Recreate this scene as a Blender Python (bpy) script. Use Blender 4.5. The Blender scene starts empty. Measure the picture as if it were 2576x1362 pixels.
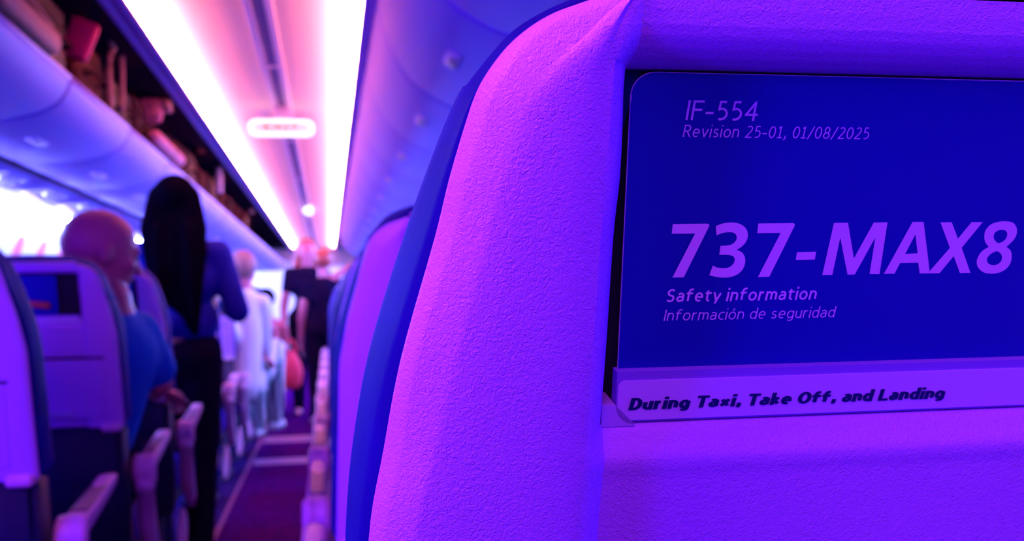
import bpy, bmesh, math, random
from mathutils import Vector, Matrix, noise
random.seed(4)
S = bpy.context.scene
COL = S.collection

# ------------------------------------------------------------------ camera
W, H, F = 2576.0, 1362.0, 2540.0
CAMP = Vector((0.28, 0.0, 1.04))
def _cam_axes():
    ycam = Vector((825 - W/2, -(755 - H/2), -F)).normalized()       # cabin's long axis seen by the camera
    xcam = Vector((15200 - W/2, -(514 - H/2), -F))
    xcam = (xcam - ycam * xcam.dot(ycam)).normalized()
    zcam = xcam.cross(ycam)
    return Matrix((xcam, ycam, zcam))                               # rows: world axes in camera space
R = _cam_axes()                                                     # world = R @ cam
cam_d = bpy.data.cameras.new('camera'); cam = bpy.data.objects.new('camera', cam_d); COL.objects.link(cam)
cam.matrix_world = Matrix.Translation(CAMP) @ R.to_4x4()
cam_d.sensor_width = 36; cam_d.lens = 36 * F / W; cam_d.clip_start = 0.01
cam_d.dof.use_dof = True; cam_d.dof.focus_distance = 0.352; cam_d.dof.aperture_fstop = 13.5
S.camera = cam
S.view_settings.view_transform = 'Standard'; S.view_settings.look = 'None'
S.view_settings.gamma = 1; S.view_settings.exposure = 0.0; S.view_settings.use_curve_mapping = False
S.cycles.max_bounces = 5; S.cycles.diffuse_bounces = 3; S.cycles.glossy_bounces = 2
S.cycles.transmission_bounces = 2; S.cycles.caustics_reflective = False; S.cycles.caustics_refractive = False
S.cycles.use_denoising = True
wd = bpy.data.worlds.new('world'); S.world = wd; wd.use_nodes = True
wd.node_tree.nodes['Background'].inputs[0].default_value = (0.05, 0.0, 0.4, 1)
wd.node_tree.nodes['Background'].inputs[1].default_value = 0.05

def lamp(name, loc, target, color, energy, sx, sy):
    d = bpy.data.lights.new(name, 'AREA'); d.shape = 'RECTANGLE'; d.size = sx; d.size_y = sy
    d.color = color; d.energy = energy
    o = bpy.data.objects.new(name, d); COL.objects.link(o); o.location = loc
    o.rotation_euler = (Vector(target) - Vector(loc)).to_track_quat('-Z', 'Y').to_euler()
    return o
# the mood lighting of the cabin zone behind and around the camera (all out of the frame), plus an added fill in the aisle
lamp('rear_cove_lamp', (-0.42, 0.11, 1.78), (0.30, 0.40, 1.1), (1.0, 0.20, 0.48), 12, 0.2, 0.5)
lamp('rear_ceiling_lamp', (0.20, -0.35, 2.08), (0.25, 0.20, 1.0), (1.0, 0.13, 0.55), 7, 0.3, 0.8)
lamp('rear_fill_light', (-0.10, -1.6, 1.45), (0.2, 1.2, 1.0), (0.22, 0.012, 1.0), 17, 0.9, 0.9)  # added violet fill for the seat backs, no fixture hangs here
lamp('rear_window_side_lamp', (1.50, 0.10, 1.30), (0.30, 0.40, 1.0), (0.005, 0.005, 1.0), 16, 0.3, 1.0)
lamp('rear_left_side_lamp', (-1.5, -0.4, 1.25), (-0.2, 3.0, 1.6), (0.04, 0.0, 1.0), 90, 0.4, 1.6)

# ------------------------------------------------------------------ materials
def mat(name, col, rough=0.5, spec=0.5, bump=0, bscale=800, emit=None, estr=1.0, metal=0, coat=0, var=0, sheen=0, bdist=0.0004):
    m = bpy.data.materials.new(name); m.use_nodes = True
    nt = m.node_tree; b = nt.nodes['Principled BSDF']
    b.inputs['Base Color'].default_value = (*col, 1); b.inputs['Roughness'].default_value = rough
    b.inputs['Specular IOR Level'].default_value = spec; b.inputs['Metallic'].default_value = metal
    b.inputs['Coat Weight'].default_value = coat; b.inputs['Sheen Weight'].default_value = sheen
    if emit:
        b.inputs['Emission Color'].default_value = (*emit, 1); b.inputs['Emission Strength'].default_value = estr
    tc = nt.nodes.new('ShaderNodeTexCoord')
    if var:
        n = nt.nodes.new('ShaderNodeTexNoise'); n.inputs['Scale'].default_value = 14
        nt.links.new(tc.outputs['Object'], n.inputs['Vector'])
        r = nt.nodes.new('ShaderNodeValToRGB')
        r.color_ramp.elements[0].position = 0.3; r.color_ramp.elements[1].position = 0.7
        r.color_ramp.elements[0].color = (*[c * (1 - var) for c in col], 1); r.color_ramp.elements[1].color = (*[min(1, c * (1 + var)) for c in col], 1)
        nt.links.new(n.outputs['Fac'], r.inputs['Fac']); nt.links.new(r.outputs['Color'], b.inputs['Base Color'])
    if bump:
        n = nt.nodes.new('ShaderNodeTexNoise'); n.inputs['Scale'].default_value = bscale; n.inputs['Detail'].default_value = 2.5
        n.inputs['Distortion'].default_value = 1.2
        nt.links.new(tc.outputs['Object'], n.inputs['Vector'])
        bp = nt.nodes.new('ShaderNodeBump'); bp.inputs['Strength'].default_value = bump; bp.inputs['Distance'].default_value = bdist
        nt.links.new(n.outputs['Fac'], bp.inputs['Height']); nt.links.new(bp.outputs['Normal'], b.inputs['Normal'])
    return m
M = dict(
    shell=mat('seat_shell_plastic', (0.64, 0.27, 0.82), 0.42, 0.5, bump=1.0, bscale=740, bdist=0.00055),
    smooth=mat('pocket_lip_plastic', (0.60, 0.40, 0.78), 0.5, 0.4, bump=0.15, bscale=900),
    leather=mat('navy_leather', (0.010, 0.003, 0.20), 0.7, 0.03, bump=0.3, bscale=260, bdist=0.0006, var=0.2),
    lower=mat('dark_seat_lower', (0.012, 0.012, 0.06), 0.6, 0.3),
    trim=mat('armrest_plastic', (0.85, 0.42, 0.66), 0.38, 0.5),
    pad=mat('armrest_pad', (0.20, 0.10, 0.22), 0.5, 0.4),
    paper=mat('card_white_edge', (0.9, 0.8, 0.86), 0.5, 0.3),
    navy=mat('card_navy_print', (0.006, 0.006, 0.34), 0.42, 0.25),
    letter=mat('card_white_letters', (0.92, 0.72, 0.95), 0.55, 0.3),
    mesh=mat('pocket_mesh_strip', (0.30, 0.16, 0.66), 0.6, 0.2),
    sticker=mat('placard_film', (0.74, 0.52, 0.90), 0.5, 0.3, bump=0.2, bscale=1500),
    ink=mat('placard_ink', (0.003, 0.003, 0.11), 0.5, 0.3),
    carpet=mat('aisle_carpet', (0.017, 0.001, 0.060), 0.95, 0.0, bump=0.6, bscale=300, bdist=0.003, var=0.25),
    edge_carpet=mat('under_seat_carpet', (0.010, 0.005, 0.06), 0.95, 0.0, bump=0.5, bscale=300, bdist=0.003),
    strip=mat('floor_path_strip', (0.22, 0.10, 0.22), 0.5, 0.3),
    ceil=mat('ceiling_panel', (0.92, 0.72, 0.62), 0.5, 0.3),
    rail=mat('ceiling_rail', (0.9, 0.80, 0.88), 0.35, 0.5),
    raild=mat('ceiling_groove', (0.28, 0.14, 0.30), 0.6, 0.3),
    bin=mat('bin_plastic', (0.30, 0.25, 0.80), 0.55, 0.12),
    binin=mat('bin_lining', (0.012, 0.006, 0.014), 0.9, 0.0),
    wall=mat('sidewall_panel', (0.84, 0.82, 0.86), 0.5, 0.3),
    shade=mat('window_shade', (0.75, 0.16, 0.22), 0.6, 0.3),
    gap=mat('dark_gap', (0.02, 0.015, 0.03), 0.8, 0.2),
    cove=mat('cove_glow', (0.9, 0.8, 0.85), 0.5, emit=(1.0, 0.25, 0.25), estr=800.0),
    sidel=mat('sidewall_glow', (0.9, 0.9, 0.95), 0.5, emit=(0.22, 0.27, 1.0), estr=420.0),
    sign=mat('exit_sign_glow', (0.9, 0.8, 0.8), 0.5, emit=(1.0, 0.66, 0.58), estr=0.8),
    signrim=mat('exit_sign_rim', (0.9, 0.8, 0.8), 0.5, emit=(1.0, 0.93, 0.88), estr=1.5),
    signtext=mat('exit_sign_letters', (0.8, 0.1, 0.08), 0.5, emit=(0.9, 0.16, 0.12), estr=0.7),
    endlamp=mat('far_lamp_glow', (0.8, 0.9, 1.0), 0.5, emit=(0.75, 0.88, 1.0), estr=2.0),
    skin=mat('skin', (0.46, 0.10, 0.15), 0.5, 0.4, var=0.08),
    skin2=mat('skin_dark', (0.45, 0.16, 0.13), 0.5, 0.4),
    hair=mat('black_hair', (0.0012, 0.001, 0.005), 0.8, 0.0, bump=0.4, bscale=90, bdist=0.004),
    hairr=mat('auburn_hair', (0.28, 0.04, 0.03), 0.5, 0.4),
    blue=mat('blue_polo_cloth', (0.008, 0.09, 0.50), 0.9, 0.04),
    blue2=mat('royal_blue_cloth', (0.006, 0.008, 0.25), 0.9, 0.04),
    black=mat('black_cloth', (0.003, 0.002, 0.014), 0.95, 0.0),
    white=mat('white_cloth', (0.78, 0.76, 0.80), 0.85, 0.2),
    red=mat('red_bag_cloth', (0.75, 0.03, 0.07), 0.6, 0.3),
    tagred=mat('crimson_pouch', (0.85, 0.015, 0.14), 0.5, 0.3),
    eye=mat('eye', (0.05, 0.02, 0.03), 0.2, 0.6),
    suit1=mat('black_suitcase', (0.004, 0.003, 0.010), 0.6, 0.05),
    suit2=mat('maroon_bag', (0.014, 0.003, 0.007), 0.8, 0.02),
    suit3=mat('dark_plum_bag', (0.010, 0.004, 0.012), 0.8, 0.02),
    strap=mat('beige_strap', (0.26, 0.13, 0.13), 0.6, 0.3),
    beige=mat('beige_bag', (0.34, 0.20, 0.17), 0.7, 0.3),
    pink=mat('pink_pack', (0.55, 0.16, 0.24), 0.6, 0.3),
    bottle=mat('white_bottle', (0.85, 0.80, 0.85), 0.2, 0.6),
    metal=mat('grey_metal', (0.35, 0.32, 0.40), 0.35, 0.5, metal=0.6),
)
def striped(name, a, b, scale):
    m = mat(name, a, 0.85, 0.2); nt = m.node_tree; bs = nt.nodes['Principled BSDF']
    tc = nt.nodes.new('ShaderNodeTexCoord'); w = nt.nodes.new('ShaderNodeTexWave'); w.inputs['Scale'].default_value = scale
    w.inputs['Distortion'].default_value = 1.0; w.bands_direction = 'X'
    nt.links.new(tc.outputs['Object'], w.inputs['Vector'])
    r = nt.nodes.new('ShaderNodeValToRGB'); r.color_ramp.elements[0].position = 0.35; r.color_ramp.elements[1].position = 0.5
    r.color_ramp.elements[0].color = (*b, 1); r.color_ramp.elements[1].color = (*a, 1)
    nt.links.new(w.outputs['Fac'], r.inputs['Fac']); nt.links.new(r.outputs['Color'], bs.inputs['Base Color'])
    return m
M['stripe'] = striped('striped_cloth', (0.70, 0.72, 0.76), (0.06, 0.16, 0.18), 7.0)

# ------------------------------------------------------------------ helpers
def link(name, me, m, parent=None, smooth=True):
    for p in me.polygons: p.use_smooth = smooth
    o = bpy.data.objects.new(name, me); COL.objects.link(o)
    if m: me.materials.clear(); me.materials.append(m)
    if parent: o.parent = parent
    return o
def from_bm(name, bm, m, parent=None, smooth=True):
    bmesh.ops.recalc_face_normals(bm, faces=bm.faces)
    me = bpy.data.meshes.new(name); bm.to_mesh(me); bm.free()
    return link(name, me, m, parent, smooth)
def sharpen(o, deg=40):
    me = o.data; me.set_sharp_from_angle(angle=math.radians(deg)); return o
def empty(name, loc, label, cat, group=None, rz=0):
    o = bpy.data.objects.new(name, None); COL.objects.link(o); o.location = loc; o.rotation_euler = (0, 0, rz)
    o.empty_display_size = 0.05
    return tag(o, label, cat, group)
def tag(o, label, cat, group=None):
    o['label'] = label; o['category'] = cat
    if group: o['group'] = group
    return o
def struct(o, label=None):
    o['kind'] = 'structure'
    if label: o['label'] = label
    return o
def box(bm, c, s, rot=None, bev=0.0, seg=2):
    r = bmesh.ops.create_cube(bm, size=1.0); vs = r['verts']
    for v in vs: v.co = Vector((v.co.x * s[0], v.co.y * s[1], v.co.z * s[2]))
    if bev:
        es = list({e for v in vs for e in v.link_edges})
        rb = bmesh.ops.bevel(bm, geom=es, offset=bev, segments=seg, affect='EDGES', profile=0.5)
        vs = list({v for f in rb['faces'] for v in f.verts} | {v for v in vs if v.is_valid})
    m = rot.to_matrix() if rot is not None and hasattr(rot, 'to_matrix') else rot
    for v in vs:
        if m is not None: v.co = m @ v.co
        v.co += Vector(c)
    return vs
def mkbox(name, c, s, m, parent=None, bev=0.005, rot=None, seg=3):
    bm = bmesh.new(); box(bm, c, s, rot, bev, seg)
    o = from_bm(name, bm, m, parent); return sharpen(o, 35)
def grid(bm, rows, flip=False, close_u=False, close_v=False):
    vs = [[bm.verts.new(p) for p in r] for r in rows]
    nr, nc = len(vs), len(vs[0])
    for i in range(nr if close_v else nr - 1):
        for j in range(nc if close_u else nc - 1):
            q = (vs[i][j], vs[i][(j+1) % nc], vs[(i+1) % nr][(j+1) % nc], vs[(i+1) % nr][j])
            try: bm.faces.new(q if not flip else q[::-1])
            except ValueError: pass
    return vs
def spline(pts, n):
    """resample a polyline of equal-length control tuples by a centripetal-ish Catmull-Rom, n points per span"""
    P = [Vector(p) for p in pts]; out = []
    for i in range(len(P) - 1):
        a = P[i-1] if i else P[0] * 2 - P[1]; b = P[i]; c = P[i+1]; d = P[i+2] if i + 2 < len(P) else P[-1] * 2 - P[-2]
        for k in range(n):
            t = k / n
            out.append(0.5 * ((2*b) + (c - a) * t + (2*a - 5*b + 4*c - d) * t*t + (3*b - a - 3*c + d) * t**3))
    out.append(P[-1]); return out
def tube(bm, pts, r, seg=10, caps=True):
    pts = [Vector(p) for p in pts]; rs = r if isinstance(r, (list, tuple)) else [r] * len(pts); rows = []
    up = Vector((0, 0, 1))
    for i, p in enumerate(pts):
        t = (pts[min(i+1, len(pts)-1)] - pts[max(i-1, 0)]).normalized()
        u = up if abs(t.dot(up)) < 0.95 else Vector((1, 0, 0))
        a = t.cross(u).normalized(); b = t.cross(a)
        rows.append([p + (a * math.cos(q) + b * math.sin(q)) * rs[i] for q in [2*math.pi*k/seg for k in range(seg)]])
    vs = grid(bm, rows, close_u=True)
    if caps:
        bm.faces.new(vs[0]); bm.faces.new(vs[-1][::-1])
def prism(bm, prof, axis, a, b):
    """extrude a closed 2-D profile along an axis ('x': prof=(y,z); 'y': prof=(x,z))"""
    f = (lambda p, t: (t, p[0], p[1])) if axis == 'x' else (lambda p, t: (p[0], t, p[1]))
    v0 = [bm.verts.new(f(p, a)) for p in prof]; v1 = [bm.verts.new(f(p, b)) for p in prof]; n = len(prof)
    for i in range(n): bm.faces.new((v0[i], v0[(i+1) % n], v1[(i+1) % n], v1[i]))
    bm.faces.new(v0[::-1]); bm.faces.new(v1)
def ribbon(name, prof, y0, y1, m, ny=1, th=None):
    """open (x,z) profile swept along the cabin, given thickness away from the room"""
    bm = bmesh.new()
    rows = [[(p[0], y0 + (y1 - y0) * k / ny, p[1]) for p in prof] for k in range(ny + 1)]
    grid(bm, rows)
    o = from_bm(name, bm, m)
    if th:
        md = o.modifiers.new('th', 'SOLIDIFY'); md.thickness = th; md.offset = 0
    return o
def copy_tree(o, parent=None):
    c = o.copy(); COL.objects.link(c)
    if parent: c.parent = parent
    for ch in [x for x in KIDS.get(o.name, [])]: copy_tree_child(ch, c)
    return c
KIDS = {}
def copy_tree_child(o, parent):
    c = o.copy(); COL.objects.link(c); c.parent = parent
    for ch in [x for x in KIDS.get(o.name, [])]: copy_tree_child(ch, c)
def index_kids():
    KIDS.clear()
    for o in bpy.data.objects:
        if o.parent: KIDS.setdefault(o.parent.name, []).append(o)

# ------------------------------------------------------------------ seat
RAKE = 0.235
SN = Vector((0, -1, -RAKE)).normalized()       # seat back normal, towards the passenger behind
SU = Vector((0, -RAKE, 1)).normalized()        # up along the seat back
D0 = 0.34                                      # distance of the nearest seat back
UC = 0.235                                     # its centre, right of the camera
PITCH = 0.787
def T(px, py, w=0.0):
    """a traced outline point on the nearest seat back, raised by w, in the seat's own metres"""
    d = R @ Vector((px - W/2, -(py - H/2), -F))
    o = Vector((0, D0, 0)) + SN * w            # plane point, relative to the camera
    p = d * (o.dot(SN) / d.dot(SN))
    return Vector((p.x - UC, p.y - D0, p.z + 1.04))
def L(u, s, w):
    """seat back metres: u across, s up the back from eye level, w out towards the passenger behind"""
    return Vector((u, 0, 1.04)) + SU * s + SN * w
def us(p):
    q = p - Vector((0, 0, 1.04)); return p.x, q.dot(SU), q.dot(SN)

LEA = [(868,1362),(885,1130),(929,900),(1022,600),(1075,450),(1125,320),(1165,235),(1208,176),(1256,117),(1298,72),(1356,35),(1420,5),(1500,-22),(1600,-50)]
E0 = [(927,1362),(965,1130),(1009,900),(1093,600),(1130,450),(1168,320),(1197,235),(1230,176),(1276,117),(1330,70),(1388,35),(1450,11),(1520,-12),(1600,-38)]
E1 = [(962,1362),(1006,1130),(1041,900),(1134,600),(1168,450),(1207,320),(1235,240),(1266,180),(1307,124),(1360,76),(1408,46),(1466,20),(1530,-4),(1601,-35)]
E2 = [(1045,1362),(1094,1130),(1148,900),(1225,600),(1262,450),(1300,330),(1326,255),(1365,195),(1430,128),(1487,75),(1515,45),(1545,18),(1572,-4),(1602,-32)]
E3 = [(1433,1362),(1450,1130),(1470,900),(1490,600),(1503,450),(1514,320),(1521,240),(1526,180),(1535,125),(1556,72),(1568,45),(1580,18),(1590,-2),(1603,-30)]
E4 = [(1501,1362),(1521,1130),(1540,900),(1560,600),(1577,450),(1583,320),(1584,240),(1588,180),(1592,125),(1596,72),(1598,45),(1600,20),(1602,2),(1604,-28)]
BOT = -0.325                                    # bottom of the shell
def rail(pts, w, ubot):
    ws = w if isinstance(w, list) else [w] * len(pts)
    ps = [T(x, y, ww) for (x, y), ww in zip(pts, ws)]
    a = us(ps[0])
    lo = [Vector(L(ubot + (a[0] - ubot) * t, BOT + (a[1] - BOT) * t, a[2])) for t in (0, 0.25, 0.5, 0.75)]
    return spline(lo + ps, 5)
def inner_w(s):
    """profile of the middle panel: top bar, pocket, ledge, tray"""
    K = [(-0.5, 0.0), (-0.20, 0.0), (-0.068, 0.0008), (-0.0640, 0.0013), (-0.0610, 0.0012), (-0.0585, 0.0), (-0.0555, -0.0020), (-0.0515, -0.0046), (-0.0498, -0.0062), (-0.0493, -0.022), (0.0770, -0.022), (0.0774, -0.012),
         (0.0790, -0.004), (0.0815, 0.0015), (0.0845, 0.0052), (0.088, 0.0075), (0.092, 0.0085), (0.097, 0.0088), (0.2, 0.0088)]
    for (a, wa), (b, wb) in zip(K, K[1:]):
        if s <= b:
            t = (s - a) / (b - a); return wa + (wb - wa) * t
    return K[-1][1]
HS = [-0.28, -0.25, -0.2, -0.15, -0.1, -0.08, -0.074, -0.068, -0.066, -0.064, -0.0625, -0.061, -0.0598, -0.0585, -0.057, -0.0555, -0.0535, -0.0515, -0.0498, -0.0493, -0.045, -0.02, 0.0, 0.04, 0.07,
      0.0770, 0.0774, 0.0782, 0.0790, 0.0802, 0.0815, 0.083, 0.0845, 0.086, 0.088, 0.090, 0.092, 0.0945, 0.097]
def build_shell():
    n = len(E0)
    wtop = lambda base, end: [base] * (n - 5) + [base + (end - base) * k / 5 for k in range(1, 6)]
    r0 = rail(E0, wtop(0.000, 0.0035), -0.228); r1 = rail(E1, wtop(0.0064, 0.0075), -0.222)
    r2 = rail(E2, wtop(0.0120, 0.0088), -0.205); r3 = rail(E3, wtop(0.0130, 0.0092), -0.150); r4 = rail(E4, 0.0, -0.138)
    # every height where the middle panel bends becomes a row of the whole shell
    t4 = [us(p)[1] for p in r4]; top = t4[-1]; ts = set(float(i) for i in range(len(r4)))
    for h in HS:
        for i in range(len(t4) - 1):
            if t4[i] < h < t4[i+1]: ts.add(i + (h - t4[i]) / (t4[i+1] - t4[i])); break
    ts = sorted(ts)
    def samp(r):
        out = []
        for t in ts:
            i = min(int(t), len(r) - 2); out.append(r[i].lerp(r[i+1], t - i))
        return out
    r0, r1, r2, r3, r4 = [samp(r) for r in (r0, r1, r2, r3, r4)]
    rb = [p + SN * -0.012 + Vector((0.004, 0, 0)) for p in r0]
    # the band runs from the raised border down to the middle panel's own level
    r4 = [L(us(p)[0], us(p)[1], inner_w(us(p)[1])) for p in r4]
    mid23 = [a.lerp(b, t) for t in (0,) for a, b in zip(r2, r3)]
    def between(a, b, t, lift): return [p.lerp(q, t) + SN * lift for p, q in zip(a, b)]
    r23 = [between(r2, r3, t, l) for t, l in ((0.04, 0.0004), (0.3, 0.0012), (0.7, 0.0014), (0.93, 0.0006))]
    r34 = []
    for t, k in ((0.22, 0.03), (0.5, 0.2), (0.8, 0.55), (0.93, 0.86)):
        row = []
        for p, q in zip(r3, r4):
            x = p.lerp(q, t); u, s, w = us(x); w3 = us(p)[2]; w4 = max(us(q)[2], -0.004) if k < 0.8 else us(q)[2]
            row.append(L(u, s, w3 + (w4 - w3) * (k * 1.3 if k < 0.8 else 0.9)))
        r34.append(row)
    rails = [rb, r0, between(r0, r1, 0.12, 0.0006), r1, between(r1, r2, 0.12, 0.0003), between(r1, r2, 0.88, 0.0002), r2] + r23 + [r3] + r34 + [r4]
    # middle panel: from r4 to the centre line, rows follow r4's own heights
    cols = [0.02, 0.08, 0.2, 0.35, 0.5, 0.65, 0.8, 0.92, 1.0]
    svals = [us(p)[1] for p in r4]
    bm = bmesh.new()
    for sgn in (1, -1):
        f = lambda p: Vector((p[0] * sgn, p[1], p[2]))
        grid(bm, [[f(p) for p in r] for r in rails], flip=sgn < 0)
        # inner panel on a finer set of heights
        rows = []
        for q in r4:
            u4, h, w = us(q); row = []
            for c in [0.0] + cols:
                u = u4 * (1 - c); ww = w
                if -0.0494 < h < -0.042 and w < 0:      # rounded lower pocket corners
                    du = abs(u4) - abs(u); ww = w if c else w
                row.append(f(L(u, h, ww)))
            rows.append(row)
        grid(bm, rows, flip=sgn < 0)
        # the top edge rolls over to the leather
        u4 = us(r4[-1])[0]
        roll = []
        for (ds, dw) in ((0, 0.0088), (0.0022, 0.0075), (0.0036, 0.0035), (0.004, -0.010)):
            roll.append([f(L(u4 * (1 - c), top + ds + 0.0012 * (1 - (1-c)**2), dw)) for c in [0.0] + cols])
        grid(bm, roll, flip=sgn < 0)
    bmesh.ops.remove_doubles(bm, verts=bm.verts, dist=0.00012)
    return bm, r0
def build_leather():
    out = rail(LEA, -0.055, -0.235); inn = rail(E0, -0.008, -0.226)
    n = len(out)
    def lay(k, w, shr): return [L(us(out[i])[0] + shr, us(out[i])[1] - (shr * 0.6 if i > n * 0.6 else 0), w) for i in range(n)]
    rows = [[p for p in inn]]
    rows += [[a.lerp(b, 0.55) + SN * 0.012 for a, b in zip(inn, out)], lay(0, -0.040, 0.001), lay(0, -0.055, 0.0), lay(0, -0.080, 0.002), lay(0, -0.105, 0.012), lay(0, -0.122, 0.04), lay(0, -0.126, 0.09)]
    bm = bmesh.new()
    for sgn in (1, -1):
        half = []
        for r in rows:
            e = us(r[-1])
            tail = [L(e[0] * (1 - t), e[1] + 0.003 * (1 - (1-t)**2), e[2]) for t in (0.25, 0.5, 0.75, 1.0)]
            half.append([Vector((p[0] * sgn, p[1], p[2])) for p in list(r) + tail])
        vs = grid(bm, half, flip=sgn > 0)
        # front face
        fr = half[-1]; g = []
        for t in (0, 0.5, 1.0): g.append([Vector((p.x * (1 - t), p.y, p.z)) for p in fr])
        grid(bm, g)
        # rear face behind the shell closes the volume
        fr = half[0]; g = []
        for t in (0, 0.5, 1.0): g.append([Vector((p.x * (1 - t), p.y, p.z)) - SN * 0.02 * (t > 0) for p in fr])
        grid(bm, g)
    bmesh.ops.remove_doubles(bm, verts=bm.verts, dist=0.0002)
    return bm

def arc(cx, cy, rx, ry, a0, a1, n=14):
    return [(cx + rx * math.cos(math.radians(a0 + (a1 - a0) * k / n)), cy + ry * math.sin(math.radians(a0 + (a1 - a0) * k / n))) for k in range(n + 1)]
# letter skeletons: (width, height, strokes)
G = {
 'I': (0.0, .7, [[(0,0),(0,.7)]]), 'F': (.34, .7, [[(0,0),(0,.7)], [(0,.7),(.34,.7)], [(0,.37),(.30,.37)]]),
 'L': (.36, .7, [[(0,.7),(0,0)], [(0,0),(.36,0)]]), 'T': (.44, .7, [[(.22,0),(.22,.7)], [(0,.7),(.44,.7)]]),
 'D': (.46, .7, [[(0,0),(0,.7)], [(0,.7)] + arc(.16,.35,.30,.35,90,-90) + [(0,0)]]),
 'O': (.56, .7, [arc(.28,.35,.28,.35,0,360,28)]),
 'R': (.40, .7, [[(0,0),(0,.7)], [(0,.7)] + arc(.19,.52,.17,.18,90,-90) + [(0,.34)], [(.19,.34),(.40,0)]]),
 'S': (.38, .7, [arc(.20,.525,.18,.175,35,250,14) + [(.20,.35)] + arc(.18,.175,.19,.175,70,-145,14)]),
 '5': (.36, .7, [[(.34,.7),(.06,.7)], [(.06,.7),(.04,.40)], [(.04,.40)] + arc(.14,.215,.22,.215,100,-110)]),
 '4': (.42, .7, [[(.32,0),(.32,.7)], [(.32,.7),(0,.20)], [(0,.20),(.42,.20)]]),
 '2': (.36, .7, [arc(.18,.53,.16,.17,150,-20,12) + [(.26,.34),(0,0)], [(0,0),(.36,0)]]),
 '0': (.38, .7, [arc(.19,.35,.19,.35,0,360,28)]), '1': (.26, .7, [[(0,.60),(.14,.7)], [(.14,.7),(.14,0)], [(.01,0),(.27,0)]]),
 '8': (.38, .7, [arc(.19,.525,.155,.175,0,360,24), arc(.19,.175,.19,.175,0,360,24)]),
 '-': (.22, .5, [[(0,.26),(.22,.26)]]), '/': (.26, .7, [[(-.02,-.08),(.30,.74)]]), ',': (.06, .5, [[(.07,.10),(.07,.0)], [(.09,.02),(.0,-.16)]]),
 'a': (.34, .5, [[(.03,.45)] + arc(.17,.36,.16,.14,110,0,8) + [(.33,0)], [(.33,.29)] + arc(.15,.145,.15,.145,80,320,14) + [(.33,.10)]]),
 'c': (.30, .5, [arc(.22,.25,.22,.25,60,300,18)]),
 'd': (.38, .5, [[(.38,.72),(.38,0)], arc(.19,.25,.19,.25,0,360,24)]),
 'e': (.38, .5, [[(.01,.25),(.37,.25)] , arc(.19,.25,.19,.25,0,305,22)]),
 'f': (.30, .5, [[(.08,0),(.08,.56)] + arc(.22,.56,.14,.155,180,90,8) + [(.32,.715)], [(0,.5),(.26,.5)]]),
 'g': (.38, .5, [[(.38,.5),(.38,-.04)] + arc(.20,-.04,.18,.16,0,-140,10), arc(.19,.25,.19,.25,0,360,24)]),
 'i': (.0, .5, [[(0,0),(0,.5)], [(.0,.708),(.0,.716)]]), 'k': (.34, .5, [[(0,0),(0,.72)], [(0,.22),(.32,.5)], [(.10,.30),(.34,0)]]),
 'm': (.58, .5, [[(0,0),(0,.5)], [(0,.30)] + arc(.145,.33,.145,.17,180,0,10) + [(.29,0)], [(.29,.30)] + arc(.435,.33,.145,.17,180,0,10) + [(.58,0)]]),
 'n': (.34, .5, [[(0,0),(0,.5)], [(0,.28)] + arc(.17,.32,.17,.18,180,0,10) + [(.34,0)]]),
 'o': (.40, .5, [arc(.20,.25,.20,.25,0,360,26)]), 'r': (.22, .5, [[(0,0),(0,.5)], [(0,.28)] + arc(.20,.28,.20,.215,180,80,8)]),
 's': (.29, .5, [arc(.15,.375,.13,.125,35,255,12) + arc(.14,.125,.145,.125,70,-145,12)]),
 't': (.26, .5, [[(.08,.64),(.08,.14)] + arc(.22,.14,.14,.14,180,280,8), [(0,.5),(.25,.5)]]),
 'u': (.34, .5, [[(0,.5)] + arc(.17,.18,.17,.18,180,360,10), [(.34,.5),(.34,0)]]),
 'v': (.36, .5, [[(0,.5),(.17,0)], [(.17,0),(.36,.5)]]), 'x': (.38, .5, [[(0,.5),(.38,0)], [(.38,.5),(0,0)]]),
 'y': (.38, .5, [[(0,.5),(.18,0)], [(.38,.5),(.12,-.20)]]),
}
G['\u00f3'] = (.40, .5, G['o'][2] + [[(.19,.60),(.29,.73)]])
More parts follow.
